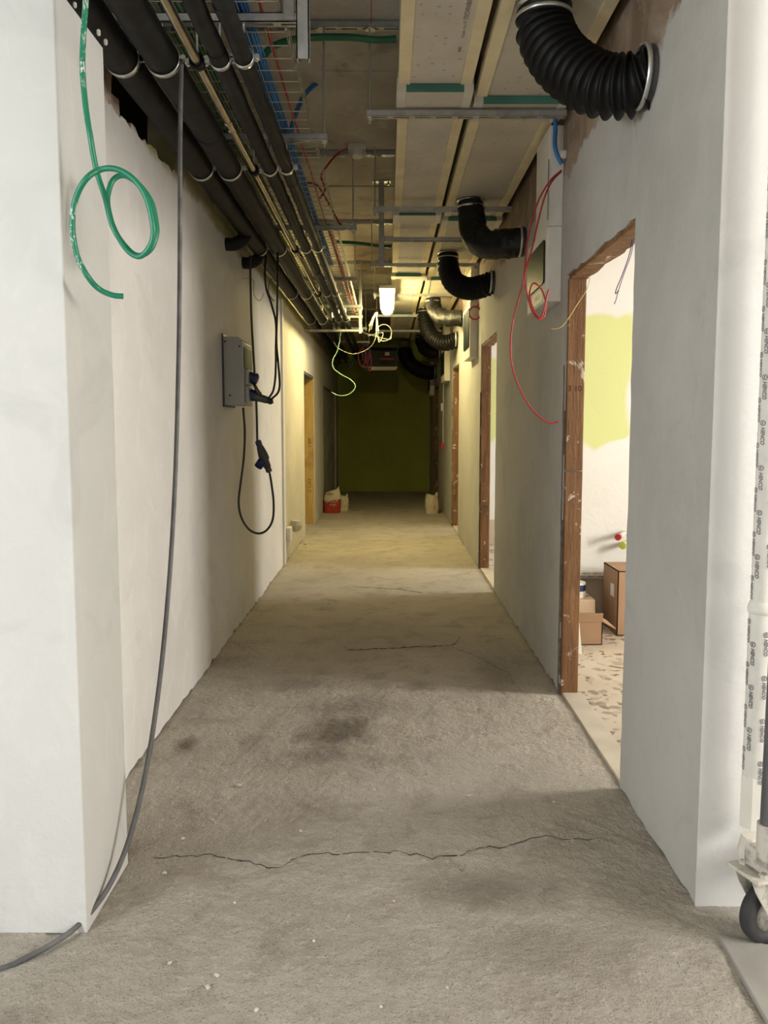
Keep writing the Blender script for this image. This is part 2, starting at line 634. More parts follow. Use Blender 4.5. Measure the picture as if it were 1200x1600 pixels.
def crack(pts, wmax, seed):
    r = random.Random(seed)
    P = []
    for a, b in zip(pts, pts[1:]):
        n = max(2, int(math.hypot(b[0] - a[0], b[1] - a[1]) / 0.022))
        for i in range(n):
            t = i / n
            P.append((a[0] + (b[0] - a[0]) * t + r.uniform(-.009, .009), a[1] + (b[1] - a[1]) * t + r.uniform(-.009, .009)))
    P.append(pts[-1])
    vs, fs = [], []
    for i, (x, y) in enumerate(P):
        wd = wmax * (0.35 + 0.65 * r.random()) * (0.3 if i in (0, len(P) - 1) else 1)
        for s in (-1, 1):
            vs.append((x, y + s * wd, floor_h(x, y + s * wd) + 0.0012))
        if i:
            fs.append((2 * i - 2, 2 * i - 1, 2 * i + 1, 2 * i))
    m = MB().add(vs, fs)
    o = m.build('crack', M['dark_gap'], floor)
    return o


crack([(-0.76, 2.386), (-0.577, 2.404), (-0.44, 2.36), (-0.356, 2.325), (-0.27, 2.40), (-0.178, 2.404), (0.032, 2.413), (0.14, 2.37), (0.219, 2.386), (0.30, 2.43), (0.394, 2.443), (0.535, 2.51), (0.706, 2.494)], 0.0030, 1)
crack([(0.20, 2.39), (0.23, 2.31), (0.26, 2.36)], 0.0022, 8)
crack([(-0.26, 4.714), (0.061, 4.742), (0.41, 4.80), (0.49, 5.00)], 0.010, 2)
crack([(0.407, 4.785), (0.527, 4.58), (0.675, 4.275), (0.711, 3.90)], 0.005, 3)
crack([(-0.3, 6.6), (0.1, 6.5), (0.3, 6.35)], 0.012, 4)

# floor tiles by the hall corner
ft = thing('floor_tile_patch', (0.95, 1.8, 0), None, None, None, 'structure')
tag(ft, 'smooth grey floor tiles at the edge of the rough concrete')
MB().prism([(0.905, 1.985), (1.02, 1.945), (1.005, 1.30), (0.865, 1.30)], 0.0, 0.016, 'z').build('tile', M['tile'], ft, 0.003)
MB().prism([(1.028, 1.95), (1.55, 1.80), (1.55, 1.30), (1.013, 1.30)], 0.0, 0.016, 'z').build('tile', M['tile'], ft, 0.003)

# --- right wall with four door openings (outline in y, z)
DOORS_R = [(2.86, 3.90, 2.13), (6.39, 7.42, 2.15), (9.72, 10.62, 2.16), (13.6, 14.7, 2.10)]
Y0R = 2.135


def foot(a, b, seed):
    r = random.Random(seed)
    n = max(3, int((b - a) / 0.05))
    return [(a, 0.004)] + [(a + (b - a) * i / n, max(0.0, r.gauss(0.010, 0.007))) for i in range(1, n)] + [(b, 0.004)]


out = foot(Y0R, DOORS_R[0][0] - 0.004, 70)
for k, (a, b, h) in enumerate(DOORS_R):
    out += jag((a, 0), (a, h + 0.02), 26, 0.006, 20 + k)
    out += jag((a, h + 0.02), (b + 0.03, h + 0.02), 16, 0.009, 40 + k)
    out += jag((b + 0.03, h + 0.02), (b + 0.03, 0), 30, 0.007, 60 + k)
    out += foot(b + 0.031, DOORS_R[k + 1][0] - 0.004 if k < 3 else FAR, 71 + k)
out += [(FAR, CEIL), (Y0R, CEIL)]
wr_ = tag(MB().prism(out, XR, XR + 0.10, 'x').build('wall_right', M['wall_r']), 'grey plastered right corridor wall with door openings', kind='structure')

_s = [Y0R + 0.01] + [q for d_ in DOORS_R for q in (d_[0] - 0.03, d_[1] + 0.04)] + [FAR]
for a, b in zip(_s[::2], _s[1::2]):
    MB().box(XR + 0.008, XR + 0.09, a, b, 0, 0.05).build('wall_core', M['edge'], wr_)
# door linings
for k, (a, b, h) in enumerate(DOORS_R):
    d = thing('door_%d' % (k + 1), (XR + 0.05, (a + b) / 2, 0), None, None, None, 'structure')
    tag(d, ['bare door opening with rough brown wooden lining nearest the camera', 'bare door opening with brown lining, second along the right wall',
            'bare door opening with orange-brown lining, third along the right wall', 'narrow looking brown-lined opening near the green end wall'][k])
    split = 1.17 if k == 0 else 0.62
    j = MB().box(XR + 0.006, XR + 0.094, b, b + 0.028, 0.0, split - 0.003).build('jamb', M['jamb'], d, 0.004)
    MB().box(XR + 0.006, XR + 0.094, b + 0.001, b + 0.028, split + 0.003, h).build('jamb', M['jamb'], d, 0.004)
    MB().box(XR + 0.03, XR + 0.094, a - 0.026, a - 0.008, 0, h).build('jamb', M['jamb'], d, 0.004)
    r = random.Random(k)
    pts = [(XR + 0.004 + r.uniform(0, .008), a + (b + 0.02 - a) * i / 18) for i in range(19)] + \
          [(XR + 0.088 + r.uniform(0, .02), a + (b + 0.02 - a) * i / 18) for i in range(18, -1, -1)]
    MB().prism(pts, h, h + 0.03, 'z').build('head', M['jamb'], d, 0.002)
    # crumbled mortar seam beside the lining
    seam = [(b + 0.027, 0.0)] + [(b + 0.027 + 0.001, z) for z in (h * 0.8,)] + [(b + 0.036 + r.uniform(0, .012), h * 0.8 * (1 - i / 26)) for i in range(27)]
    MB().prism(seam, XR - 0.004, XR + 0.05, 'x').build('mortar_seam', M['edge'], d)
    MB().box(XR + 0.012, XR + 0.115, a - 0.02, b + 0.012, -0.01, 0.012).build('sill', M['sill'], d, 0.003)


def text_mesh(s, size, extrude=0.0, shear=0.0, space=1.0, fat=0.0):
    cu = bpy.data.curves.new('lettering', 'FONT')
    cu.body = s
    cu.size = size
    cu.shear = shear
    cu.extrude = extrude
    cu.offset = fat
    cu.space_character = space
    cu.align_x = 'CENTER'
    cu.align_y = 'CENTER'
    o = bpy.data.objects.new('lettering', cu)
    COL.objects.link(o)
    dg = bpy.context.evaluated_depsgraph_get()
    me = bpy.data.meshes.new_from_object(o.evaluated_get(dg))
    bpy.data.objects.remove(o)
    bpy.data.curves.remove(cu)
    return me


def lettering(s, size, m, mat, parent, shear=0.0, space=1.0, name='lettering'):
    me = text_mesh(s, size, 0.0, shear, space)
    me.transform(m)
    me.materials.clear()
    me.materials.append(mat)
    return put(name, me, parent)


# pencilled number on the nearest lining (faces the camera)
MXZ = Matrix(((1, 0, 0, 0), (0, 0, -1, 0), (0, 1, 0, 0), (0, 0, 0, 1)))     # text plane facing -y
d1 = bpy.data.objects['door_1']
lettering('3 10', 0.040, Matrix.Translation((XR + 0.045, 3.8995, 1.585)) @ MXZ, M['dark_gap'], d1)

# --- left wall (outline in y, z): broken open at the top near the camera, door openings further on
LD = (9.62, 10.92, 2.08)
out = foot(2.33, LD[0] - 0.004, 80)
out += jag((LD[0], 0), (LD[0], LD[2]), 16, 0.006, 5) + jag((LD[0], LD[2]), (LD[1], LD[2]), 8, 0.006, 6) + jag((LD[1], LD[2]), (LD[1], 0), 12, 0.004, 7) + foot(LD[1] + 0.001, 12.5, 81)
out += [(12.5, 2.05), (15.6, 2.05), (15.6, 0), (FAR, 0), (FAR, CEIL), (3.98, CEIL)]
out += jag((3.98, CEIL), (3.96, 2.63), 8, 0.02, 8) + jag((3.96, 2.63), (3.0, 2.60), 24, 0.018, 9) + jag((3.0, 2.60), (2.62, 2.66), 8, 0.02, 10) + \
    jag((2.62, 2.66), (2.55, CEIL), 6, 0.02, 12) + [(2.55, CEIL), (2.33, CEIL)]
wl = tag(MB().prism(out, XL - 0.16, XL, 'x').build('wall_left', M['wall_l']), 'white plastered left corridor wall, broken open under the ceiling', kind='structure')
for a, b in ((2.36, LD[0] - 0.02), (LD[1] + 0.02, 12.48)):
    MB().box(XL - 0.15, XL - 0.008, a, b, 0, 0.05).build('wall_core', M['edge'], wl)
# hollow behind the broken wall
mb = MB()
mb.box(XL - 0.62, XL - 0.55, 2.3, 4.3, 2.3, CEIL).box(XL - 0.6, XL - 0.02, 2.3, 2.36, 2.5, CEIL).box(XL - 0.6, XL - 0.165, 4.2, 4.3, 2.3, CEIL).box(XL - 0.6, XL - 0.165, 2.3, 4.3, 2.3, 2.45)
mb.build('cavity', M['dark_gap'], wl)
r = random.Random(3)
br = None
for i in range(16):
    y = 2.50 + 0.11 * (i % 6) + r.uniform(-.02, .02)
    z = 2.58 + 0.075 * (i // 6) + r.uniform(-.01, .01)
    sx, sy, sz = r.uniform(.05, .1), r.uniform(.04, .065), r.uniform(.025, .04)
    m = Matrix.Translation((XL - 0.07 - r.uniform(0, .05), y, z + 0.05)) @ Matrix.Rotation(r.uniform(-.3, .3), 4, 'Z') @ Matrix.Rotation(r.uniform(-.25, .25), 4, 'X')
    MB().box(-sx, sx, -sy, sy, -sz, sz, m).build('brick', M['rubble'], wl, 0.008)

# left door lining, ochre
dl = tag(thing('door_5', (XL - 0.08, 10.3, 0), None, None, None, 'structure'), 'bare opening with ochre lining in the left wall')
MB().box(XL - 0.16, XL - 0.006, LD[1] - 0.03, LD[1] + 0.0, 0, LD[2] - 0.02).build('jamb', M['jamb_ochre'], dl, 0.004)
MB().box(XL - 0.15, XL - 0.006, LD[0], LD[1] - 0.03, LD[2] - 0.03, LD[2] - 0.004).build('head', M['stud'], dl, 0.003)
MV = Matrix.Rotation(math.pi / 2, 4, 'Y')
lettering('2 20A', 0.055, Matrix.Translation((XL - 0.065, LD[1] - 0.0305, 1.16)) @ MXZ @ Matrix.Rotation(math.pi / 2, 4, 'Z'), M['dark_gap'], dl)
lettering('21 LUCE', 0.055, Matrix.Translation((XL - 0.065, LD[1] - 0.0305, 0.55)) @ MXZ @ Matrix.Rotation(math.pi / 2, 4, 'Z'), M['dark_gap'], dl)

# metal stud partition filling the second left opening
sp = tag(thing('wall_stud_partition', (XL - 0.05, 14, 0), None, None, None, 'structure'), 'bare grey metal stud partition in the left opening')
for i in range(8):
    y = 12.55 + i * 0.42
    MB().box(XL - 0.09, XL - 0.03, y, y + 0.06, 0, 2.05).build('stud', M['stud'], sp, 0.003)
    MB().box(XL - 0.12, XL - 0.085, y + 0.005, y + 0.41, 0, 2.04).build('board', M['stud'], sp)

# --- left foreground pier, hall walls
outx = [(-3.7, 0), (-0.83, 0), (-0.83, 2.50), (-0.99, 2.52), (-1.3, 2.5), (-1.3, CEIL), (-3.7, CEIL)]
tag(MB().prism(outx, 2.01, 2.35, 'y').build('wall_pier_left', M['wall_col'], None, 0.004), 'white plastered pier at the left foreground', kind='structure')
tag(MB().prism([(XR + 0.0006, Y0R - 0.005), (4.5, Y0R - 0.005), (4.5, Y0R + 0.15), (XR + 0.101, Y0R + 0.15), (XR + 0.101, Y0R - 0.0005), (XR + 0.0006, Y0R - 0.0005)], 0, CEIL, 'z').build('wall_front_right', M['wall_front_r']), 'white wall end at the right foreground', kind='structure')
_a, _b, _c, _d = WIN_HALL_B
tag(MB().box(-3.7, _a, -3.6, -3.46, 0, CEIL).box(_b, 3.4, -3.6, -3.46, 0, CEIL).box(_a, _b, -3.6, -3.46, 0, _c).box(_a, _b, -3.6, -3.46, _d, CEIL).build('wall_hall_back', M['hall']), 'white hall wall behind the camera', kind='structure')


def wall_with_windows(name, x0, x1, ya, yb, wins, mat, label):
    mb = MB()
    y = ya
    for (_, a, b, z0, z1) in sorted(wins, key=lambda q: q[1]):
        mb.box(x0, x1, y, a, 0, CEIL)
        mb.box(x0, x1, a, b, 0, z0)
        mb.box(x0, x1, a, b, z1, CEIL)
        y = b
    mb.box(x0, x1, y, yb, 0, CEIL)
    return tag(mb.build(name, mat), label, kind='structure')


wall_with_windows('wall_outer_right', 4.44, 4.6, 2.15, FAR, WIN_ROOMS, M['hall'], 'white outer wall with windows on the right')
wall_with_windows('wall_hall_right', 3.22, 3.38, -3.6, 2.13, [WIN_HALL_R], M['hall'], 'white hall wall with a tall window on the right')
wall_with_windows('wall_hall_left', -3.68, -3.54, -3.6, 2.35, [WIN_HALL_L], M['hall'], 'white outer wall with a tall window on the left')
for k, (x, a, b, z0, z1) in enumerate(WIN_ROOMS + [WIN_HALL_R, WIN_HALL_L]):
    wn = tag(thing('window_%d' % (k + 1), (x, (a + b) / 2, z0), None, None, None, 'structure'), 'white framed window in the outer wall')
    xx = x - 0.05 if x > 0 else x + 0.02
    for (p, q, s, t_) in [(a, a + .05, z0, z1), (b - .05, b, z0, z1), (a, b, z0, z0 + .05), (a, b, z1 - .05, z1), ((a + b) / 2 - .03, (a + b) / 2 + .03, z0, z1)]:
        MB().box(xx, xx + 0.03, p, q, s, t_).build('window_frame', M['glaze'], wn)

# rooms on the right: floor and cross walls; the room on the left is closed
tag(MB().box(XR + 0.05, 4.6, 2.2, FAR, -0.03, 0.004).build('floor_rooms', M['terrazzo']), 'terrazzo floor of the rooms on the right', kind='structure')
for k, y in enumerate((5.52, 9.0, 12.6)):
    tag(MB().box(XR + 0.10, 4.5, y, y + 0.1, 0, CEIL).build('wall_room_%d' % (k + 1), M['room']), 'white and lime painted cross wall of a side room', kind='structure')
tag(MB().box(-4.2, 4.6, FAR, FAR + 0.1, 0, CEIL).build('wall_end', M['lime']), 'dark olive green wall closing the corridor', kind='structure')
mb = MB()
mb.box(-4.2, -4.1, 4.4, FAR, 0, CEIL).box(-4.2, XL - 0.16, 4.4, 4.5, 0, CEIL)
tag(mb.build('wall_left_rooms', M['hall']), 'walls of the rooms on the left', kind='structure')
# ceiling: slab in bays with a small step at each joint
cl = tag(MB().box(-6.1, 4.7, -3.6, FAR + 0.1, CEIL, CEIL + 0.15).build('ceiling', M['ceiling']), 'bare patchy concrete ceiling slab', kind='structure')
for y in (4.37, 6.4, 8.45, 11.4):
    MB().box(XL, XR, y, y + 0.02, CEIL - 0.008, CEIL + 0.01).build('joint', M['ceiling'], cl)
tag(MB().box(XL, XR, 14.6, 14.95, 2.62, CEIL).build('trim_1', M['lime']), 'olive downstand beam before the end wall', kind='structure')
# ================================================================== fire-board ducts under the ceiling
DUCT_Z0, DUCT_Z1 = 2.955, 3.26


def duct(x0, x1, label, mat, joints, yend, collar_right_strip):
    d = thing('duct_casing', ((x0 + x1) / 2, 1.0, DUCT_Z0), label, 'duct', 'board ducts under the ceiling')
    ys_ = [-1.0] + joints + [yend]
    for a, b in zip(ys_, ys_[1:]):
        MB().box(x0, x1, a + 0.002, b - 0.002, DUCT_Z0 + 0.006, DUCT_Z1).build('panel', mat, d, 0.002)
        for (p, q) in ((x0 - 0.004, x0 + 0.05), (x1 - 0.05, x1 + 0.004)):
            MB().box(p, q, a + 0.004, b - 0.004, DUCT_Z0, DUCT_Z0 + 0.05).build('edge_strip', M['strip'], d, 0.002)
    for j in joints:
        zc = DUCT_Z0 - 0.028
        c = MB().box(x0 - 0.008, x1 + 0.008, j, j + 0.22, zc, DUCT_Z0 + 0.06).build('joint_collar', mat, d, 0.002)
        MB().box(x0 + 0.03, x1 - 0.03, j - 0.006, j + 0.004, zc - 0.002, DUCT_Z0 + 0.004).build('seal_strip', M['teal'], c)
        for (p, q) in ((x0 - 0.012, x0 + 0.032), (x1 - 0.032, x1 + 0.012)):
            MB().box(p, q, j - 0.010, j + 0.222, zc - 0.003, DUCT_Z0 + 0.03).build('corner_cap', M['corner'], c, 0.002)
    return d


dA = duct(0.055, 0.385, 'cream edged fire board duct casing, the narrow one over the corridor middle', M['board'], [3.67, 5.75, 8.05, 10.8], 13.9, True)
dB = duct(0.425, 0.850, 'cream edged fire board duct casing beside the right wall, hoses plugged in', M['board_b'], [3.80, 5.90, 8.25, 10.95], 14.2, False)
# faded print along the near panel, read along the duct from below
MD = Matrix(((0, 1, 0, 0), (-1, 0, 0, 0), (0, 0, 1, 0), (0, 0, 0, 1)))
FLIP = Matrix(((-1, 0, 0, 0), (0, 1, 0, 0), (0, 0, -1, 0), (0, 0, 0, 1)))


def under(x, y, z, rot):
    return Matrix.Translation((x, y, z)) @ Matrix.Rotation(rot, 4, 'Z') @ Matrix.Rotation(math.pi, 4, 'X')


lettering('TECHNIBO H', 0.028, under(0.305, 3.02, DUCT_Z0 + 0.0052, -math.pi / 2), M['ink'], dA, 0, 1.1)
lettering('18 mm  fire', 0.018, under(0.305, 3.20, DUCT_Z0 + 0.0052, -math.pi / 2), M['ink'], dA, 0, 1.2)
lettering('0432', 0.02, under(0.302, 3.345, DUCT_Z0 + 0.0052, -math.pi / 2), M['ink'], dA, 0, 1.1)

# ================================================================== strut channels
STRUT = {}


def strut_mesh(L, wy=0.041, hz=0.030, t=0.003, slot=0.075, gap=0.028):
    """slotted C channel along x, slotted web downwards, centred at origin"""
    key = round(L, 2)
    if key in STRUT:
        return STRUT[key]
    mb = MB()
    x0, x1 = -L / 2, L / 2
    mb.box(x0, x1, -wy / 2, -wy / 2 + t, 0, hz).box(x0, x1, wy / 2 - t, wy / 2, 0, hz)
    mb.box(x0, x1, -wy / 2, -0.006, 0, t).box(x0, x1, 0.006, wy / 2, 0, t)
    x = x0
    while x < x1:
        mb.box(x, min(x + gap, x1), -0.006, 0.006, 0, t)
        x += slot + gap
    mb.box(x0, x1, -wy / 2, -wy / 2 + 0.009, hz - t, hz).box(x0, x1, wy / 2 - 0.009, wy / 2, hz - t, hz)
    STRUT[key] = mb.mesh('channel', M['galv'])
    return STRUT[key]


ROD = {}


def rod_mesh(L, r=0.005):
    k = (round(L, 2), r)
    if k not in ROD:
        ROD[k] = MB().tube([(0, 0, 0), (0, 0, L)], r, 8).mesh('threaded_rod', M['steel'])
    return ROD[k]


NUT = MB().lathe([(0.012, -0.012), (0.012, -0.002), (0.016, -0.002), (0.016, 0.0)], 6, smooth=False).mesh('nut', M['steel'])


def trapeze(x0, x1, y, z, rods, label, group, ztop=CEIL):
    t = thing('strut_hanger', ((x0 + x1) / 2, y, z), label, 'strut', group)
    put('channel', strut_mesh(x1 - x0), t, (0, 0, 0))
    for rx in rods:
        put('threaded_rod', rod_mesh(ztop - z + 0.02), t, (rx - (x0 + x1) / 2, 0, -0.03))
        put('nut', NUT, t, (rx - (x0 + x1) / 2, 0, 0))
    return t


ORD = ['nearest', 'second', 'third', 'fourth', 'fifth', 'sixth']
DY = [3.86, 5.50, 7.36, 9.02, 10.7, 12.4]
for k, y in enumerate(DY):
    trapeze(-0.10 if k < 2 else -0.16, 0.865, y, 2.885, [-0.085 if k < 2 else -0.145],
            'slotted steel strut hanging across below the ducts, %s from the camera' % ORD[k], 'struts under the ducts')
TY = [3.86, 5.56, 7.45, 9.15, 11.2, 13.0]
for k, y in enumerate(TY):
    trapeze(-1.02, -0.29 if k != 1 else -0.215, y, 2.775, [-0.305 if k != 1 else -0.24],
            'slotted steel strut carrying the wire tray and pipes, %s rod-hung one' % ORD[k], 'struts under the cable tray')
# nearest bracket at the top left: cross channel and a short vertical channel
br = thing('strut_bracket', (-0.66, 2.77, 2.773), 'galvanised strut bracket with a downturned end at the top left', 'strut')
put('channel', strut_mesh(0.70), br, (0, 0, 0))
MB().box(-0.355, -0.315, 2.748, 2.792, 2.783, 2.85).build('end_plate', M['galv'], br, 0.003)
mb = MB()
mb.box(-0.305, -0.262, 2.70, 2.704, 2.63, CEIL).box(-0.305, -0.301, 2.70, 2.742, 2.63, CEIL).box(-0.266, -0.262, 2.70, 2.742, 2.63, CEIL)
mb.box(-0.305, -0.294, 2.738, 2.742, 2.63, CEIL).box(-0.273, -0.262, 2.738, 2.742, 2.63, CEIL)
mb.build('upright_channel', M['galv'], br)

# ceiling level channels
for k, y in enumerate([3.87, 5.61, 7.46, 9.25, 10.95, 12.9]):
    t = thing('ceiling_channel', (-0.30, y, CEIL - 0.032), 'grey channel fixed to the slab between tray and ducts, %s from the camera' % ORD[k], 'strut', 'channels on the slab')
    put('channel', strut_mesh(0.72), t, (0, 0, 0))
    for x in (-0.02, 0.22):
        put('washer', MB().lathe([(0.024, -0.006), (0.026, -0.003), (0.024, 0)], 14).mesh('washer', M['steel']), t, (x, 0, 0))


def post(x, y, zb, label):
    p = thing('strut_post', (x, y, zb), label, 'strut')
    mb = MB()
    z1 = CEIL - 0.006
    mb.box(x - 0.021, x + 0.021, y - 0.02, y - 0.016, zb, z1).box(x - 0.021, x - 0.018, y - 0.02, y + 0.02, zb, z1).box(x + 0.018, x + 0.021, y - 0.02, y + 0.02, zb, z1)
    mb.build('channel', M['galv'], p)
    MB().box(x - 0.075, x + 0.075, y - 0.03, y + 0.03, z1 - 0.002, CEIL - 0.001).build('head_plate', M['galv'], p, 0.002)
    for s in (-1, 1):
        MB().tube([(x + s * 0.055, y, CEIL - 0.002), (x + s * 0.055, y, CEIL - 0.03)], 0.007, 8).build('bolt', M['steel'], p)
    return p


p1 = post(-0.046, 6.28, 2.66, 'vertical channel post hanging from the slab beside the narrow duct')
put('cross_arm', strut_mesh(0.62), p1, (0.33, -0.01, 0.20))
p2 = post(-0.335, 9.76, 2.55, 'vertical channel post carrying the low pipe frame')
put('cross_arm', strut_mesh(0.74), p2, (-0.34, 0, 0.02))
put('cross_arm', strut_mesh(0.50), p2, (-0.22, 0, 0.19))

# ================================================================== wire basket tray with cables
TX0, TX1, TZ = -0.93, -0.365, 2.812
tray = thing('cable_tray', ((TX0 + TX1) / 2, 1.0, TZ), 'zinc wire basket tray running along the upper left', 'cable tray')


def uwire(y, r=0.0023):
    return [(TX0, y, TZ + 0.055), (TX0, y, TZ), (TX1, y, TZ), (TX1, y, TZ + 0.055)]


rung = MB().tube([(TX0, 0, TZ + 0.055), (TX0, 0, TZ + 0.004), (TX0 + 0.004, 0, TZ), (TX1 - 0.004, 0, TZ), (TX1, 0, TZ + 0.004), (TX1, 0, TZ + 0.055)], 0.0024, 6).mesh('rung', M['wire'])
rest = MB()
y = 1.3
while y < 14.6:
    if y < 8.2:
        o = put('rung', rung, tray, (-(TX0 + TX1) / 2, y - 1.0, -TZ))
    else:
        rest.tube([(TX0, y, TZ + 0.055), (TX0, y, TZ), (TX1, y, TZ), (TX1, y, TZ + 0.055)], 0.0026, 4)
    y += 0.10
tag(rest.build('far_rungs', M['wire'], tray), kind='stuff')
for k in range(9):
    x = TX0 + (TX1 - TX0) * k / 8
    MB().tube([(x, -1, TZ - 0.004), (x, 14.6, TZ - 0.004)], 0.0022, 5).build('long_wire', M['wire'], tray)
for x in (TX0, TX1):
    for dz in (0.028, 0.055):
        MB().tube([(x, -1, TZ + dz), (x, 14.6, TZ + dz)], 0.0024, 5).build('long_wire', M['wire'], tray)


def cable(name, pts, r, mat, label, cat='cable', group=None, per=8, n=8):
    o = MB().tube(spline(pts, per), r, n).build(name, mat)
    return tag(o, label, cat, group)


def run_cable(name, x, z, mat, r, label, group, y0, y1, wob, seed):
    wob = wob * 0.6
    rr = random.Random(seed)
    pts = []
    y = y0
    while y < y1:
        pts.append((x + rr.uniform(-wob, wob), y, z + rr.uniform(0, 0.006)))
        y += 0.8
    return cable(name, pts, r, mat, label, 'cable', group, 4, 6)


for k in range(20):
    run_cable('data_cable', -0.56 + 0.0085 * (k % 10) + 0.004 * (k // 10), TZ + 0.008 + 0.008 * (k // 10), M['blue'], 0.0042,
              'blue data cable in the flat bundle lying in the wire tray', 'blue data cables in the tray', -1, 7.6, 0.006, 100 + k)
for k in range(9):
    run_cable('tray_cable', -0.90 + 0.026 * k, TZ + 0.009, M['green'], 0.0048,
              'dark green cable lying loose in the left half of the wire tray', 'green cables in the tray', -1, 13, 0.014, 150 + k)
for k in range(6):
    run_cable('tray_cable', -0.62 + 0.012 * k, TZ + 0.007, M['purple'], 0.0045,
              'violet cable in the tray towards the far end', 'violet cables in the tray', 7.8, 14.3, 0.014, 170 + k)
run_cable('tray_cable', -0.43, TZ + 0.007, M['red'], 0.005, 'red cable lying along the right edge of the wire tray', None, -1, 8.4, 0.006, 190)
for k in range(3):
    run_cable('tray_cable', -0.40 - 0.012 * k, TZ + 0.008, M['red'], 0.0048, 'red cable in the tray beyond the ceiling detector', 'far red tray cables', 5.6, 13, 0.008, 200 + k)

# cables leaving the tray
cable('supply_cable', [at(508, 124, 4.6), at(495, 130, 4.55), at(476, 148, 4.45), at(462, 178, 4.3), at(455, 205, 4.2), Vector((-0.535, 4.3, TZ + 0.03))], 0.013, M['blue'],
      'thick blue cable curving from the slab down into the tray')
MB_end = MB().lathe([(0.008, 0), (0.010, 0.01), (0.010, 0.05), (0.006, 0.055)], 10, Matrix.Translation(at(508, 126, 4.6)))
tag(MB_end.build('cable_gland', M['dk_plastic']), 'small dark gland on the slab above the blue cable', 'gland')
gp = [at(412, 88, 3.7), at(428, 72, 3.75), at(470, 60, 3.82), at(540, 58, 3.83), at(585, 62, 3.83), at(619, 61, 3.83)]
cable('conduit', gp, 0.016, M['green'], 'dark green conduit crossing under the nearest slab channel')
cable('conduit', [at(526, 378, 7.4), at(560, 380, 7.45), at(590, 384, 7.45), at(612, 385, 7.45)], 0.016, M['green'], 'dark green conduit crossing at the third slab channel')
cable('alarm_cable', [at(545, 231, 5.5), at(528, 240, 5.5), at(512, 258, 5.45), at(502, 275, 5.4), at(508, 295, 5.45), at(500, 310, 5.5)], 0.007, M['red'], 'red cable sagging from the ceiling detector to the tray')
cable('alarm_cable', [at(480, 285, 5.4), at(496, 290, 5.4), at(512, 315, 5.5), at(528, 345, 5.6), at(534, 352, 5.6)], 0.007, M['red'], 'red cable looping through the tray below the detector')
det = thing('smoke_detector', (-0.21, 5.5, CEIL), 'pale ceiling detector with a square base and round head', 'detector')
MB().box(-0.27, -0.15, 5.45, 5.57, CEIL - 0.035, CEIL).build('base', M['white'], det, 0.004)
MB().lathe([(0.03, CEIL - 0.085), (0.05, CEIL - 0.075), (0.055, CEIL - 0.05), (0.055, CEIL - 0.034)], 20, Matrix.Translation((-0.21, 5.5, 0))).build('head', M['white'], det)
cable('hanging_wire', [at(580, -30, 3.5), at(580, 0, 3.5), at(580, 22, 3.5), at(579.5, 36, 3.5)], 0.0022, M['red'], 'thin dark red wire hanging from the slab near the picture top')

# ================================================================== pipes on the left
def pipe(name, x, z, r, mat, label, couplings=(), seams=(), rough=0.0, y1=15.2, group=None, dev=None):
    t = thing(name, (x, 2.0, z), label, 'pipe', group)
    pts, N = [], 150
    rr = random.Random(int(x * -1000))
    for i in range(N + 1):
        y = -3.4 + (y1 + 3.4) * i / N
        pts.append((x + rr.uniform(-1, 1) * rough, y, z + rr.uniform(-1, 1) * rough + (dev(y) if dev else 0)))
    MB().tube(pts, (lambda i: r * (1 + (rr.uniform(-.03, .03) if rough else 0))), 20).build('insulation' if rough else 'tube', mat, t)
    for y in couplings:
        mb = MB()
        for dy in (-0.045, 0.03):
            mb.tube([(x, y + dy, z), (x, y + dy + 0.006, z), (x, y + dy + 0.012, z), (x, y + dy + 0.018, z)], (lambda i: r * (1.08, 1.32, 1.32, 1.08)[i]), 16)
        mb.tube([(x, y - 0.05, z), (x, y + 0.05, z)], r * 1.12, 16)
        mb.build('coupling', mat, t)
    for y in seams:
        MB().tube([(x, y, z), (x, y + 0.01, z), (x, y + 0.06, z), (x, y + 0.07, z)], (lambda i: r * (1.0, 1.05, 1.045, 1.0)[i]), 20).build('tape_band', mat, t)
    return t


PIPES = [(-0.915, 2.662, 0.056), (-0.775, 2.662, 0.056), (-0.655, 2.650, 0.0165), (-0.577, 2.660, 0.032), (-0.495, 2.665, 0.030)]
pipe('insulated_pipe', *PIPES[0], M['foam'], 'thick black insulated pipe against the left wall', seams=(4.3, 6.35, 8.6), rough=0.003)
pipe('insulated_pipe', *PIPES[1], M['foam'], 'thick black insulated pipe, second from the left wall', seams=(3.42, 5.2, 7.3, 8.3), rough=0.003)
pipe('metal_pipe', *PIPES[2], M['copper'], 'bare shiny brass-coloured pipe between the black ones', couplings=(3.32, 5.75, 8.1), y1=11.5)
pipe('insulated_pipe', *PIPES[3], M['foam'], 'thin black insulated pipe right of the brass-coloured one', seams=(2.7, 4.4, 6.4), rough=0.0025)
pipe('insulated_pipe', *PIPES[4], M['foam'], 'thin black insulated pipe nearest the blue cables', seams=(2.42, 4.1, 6.1), rough=0.0025)

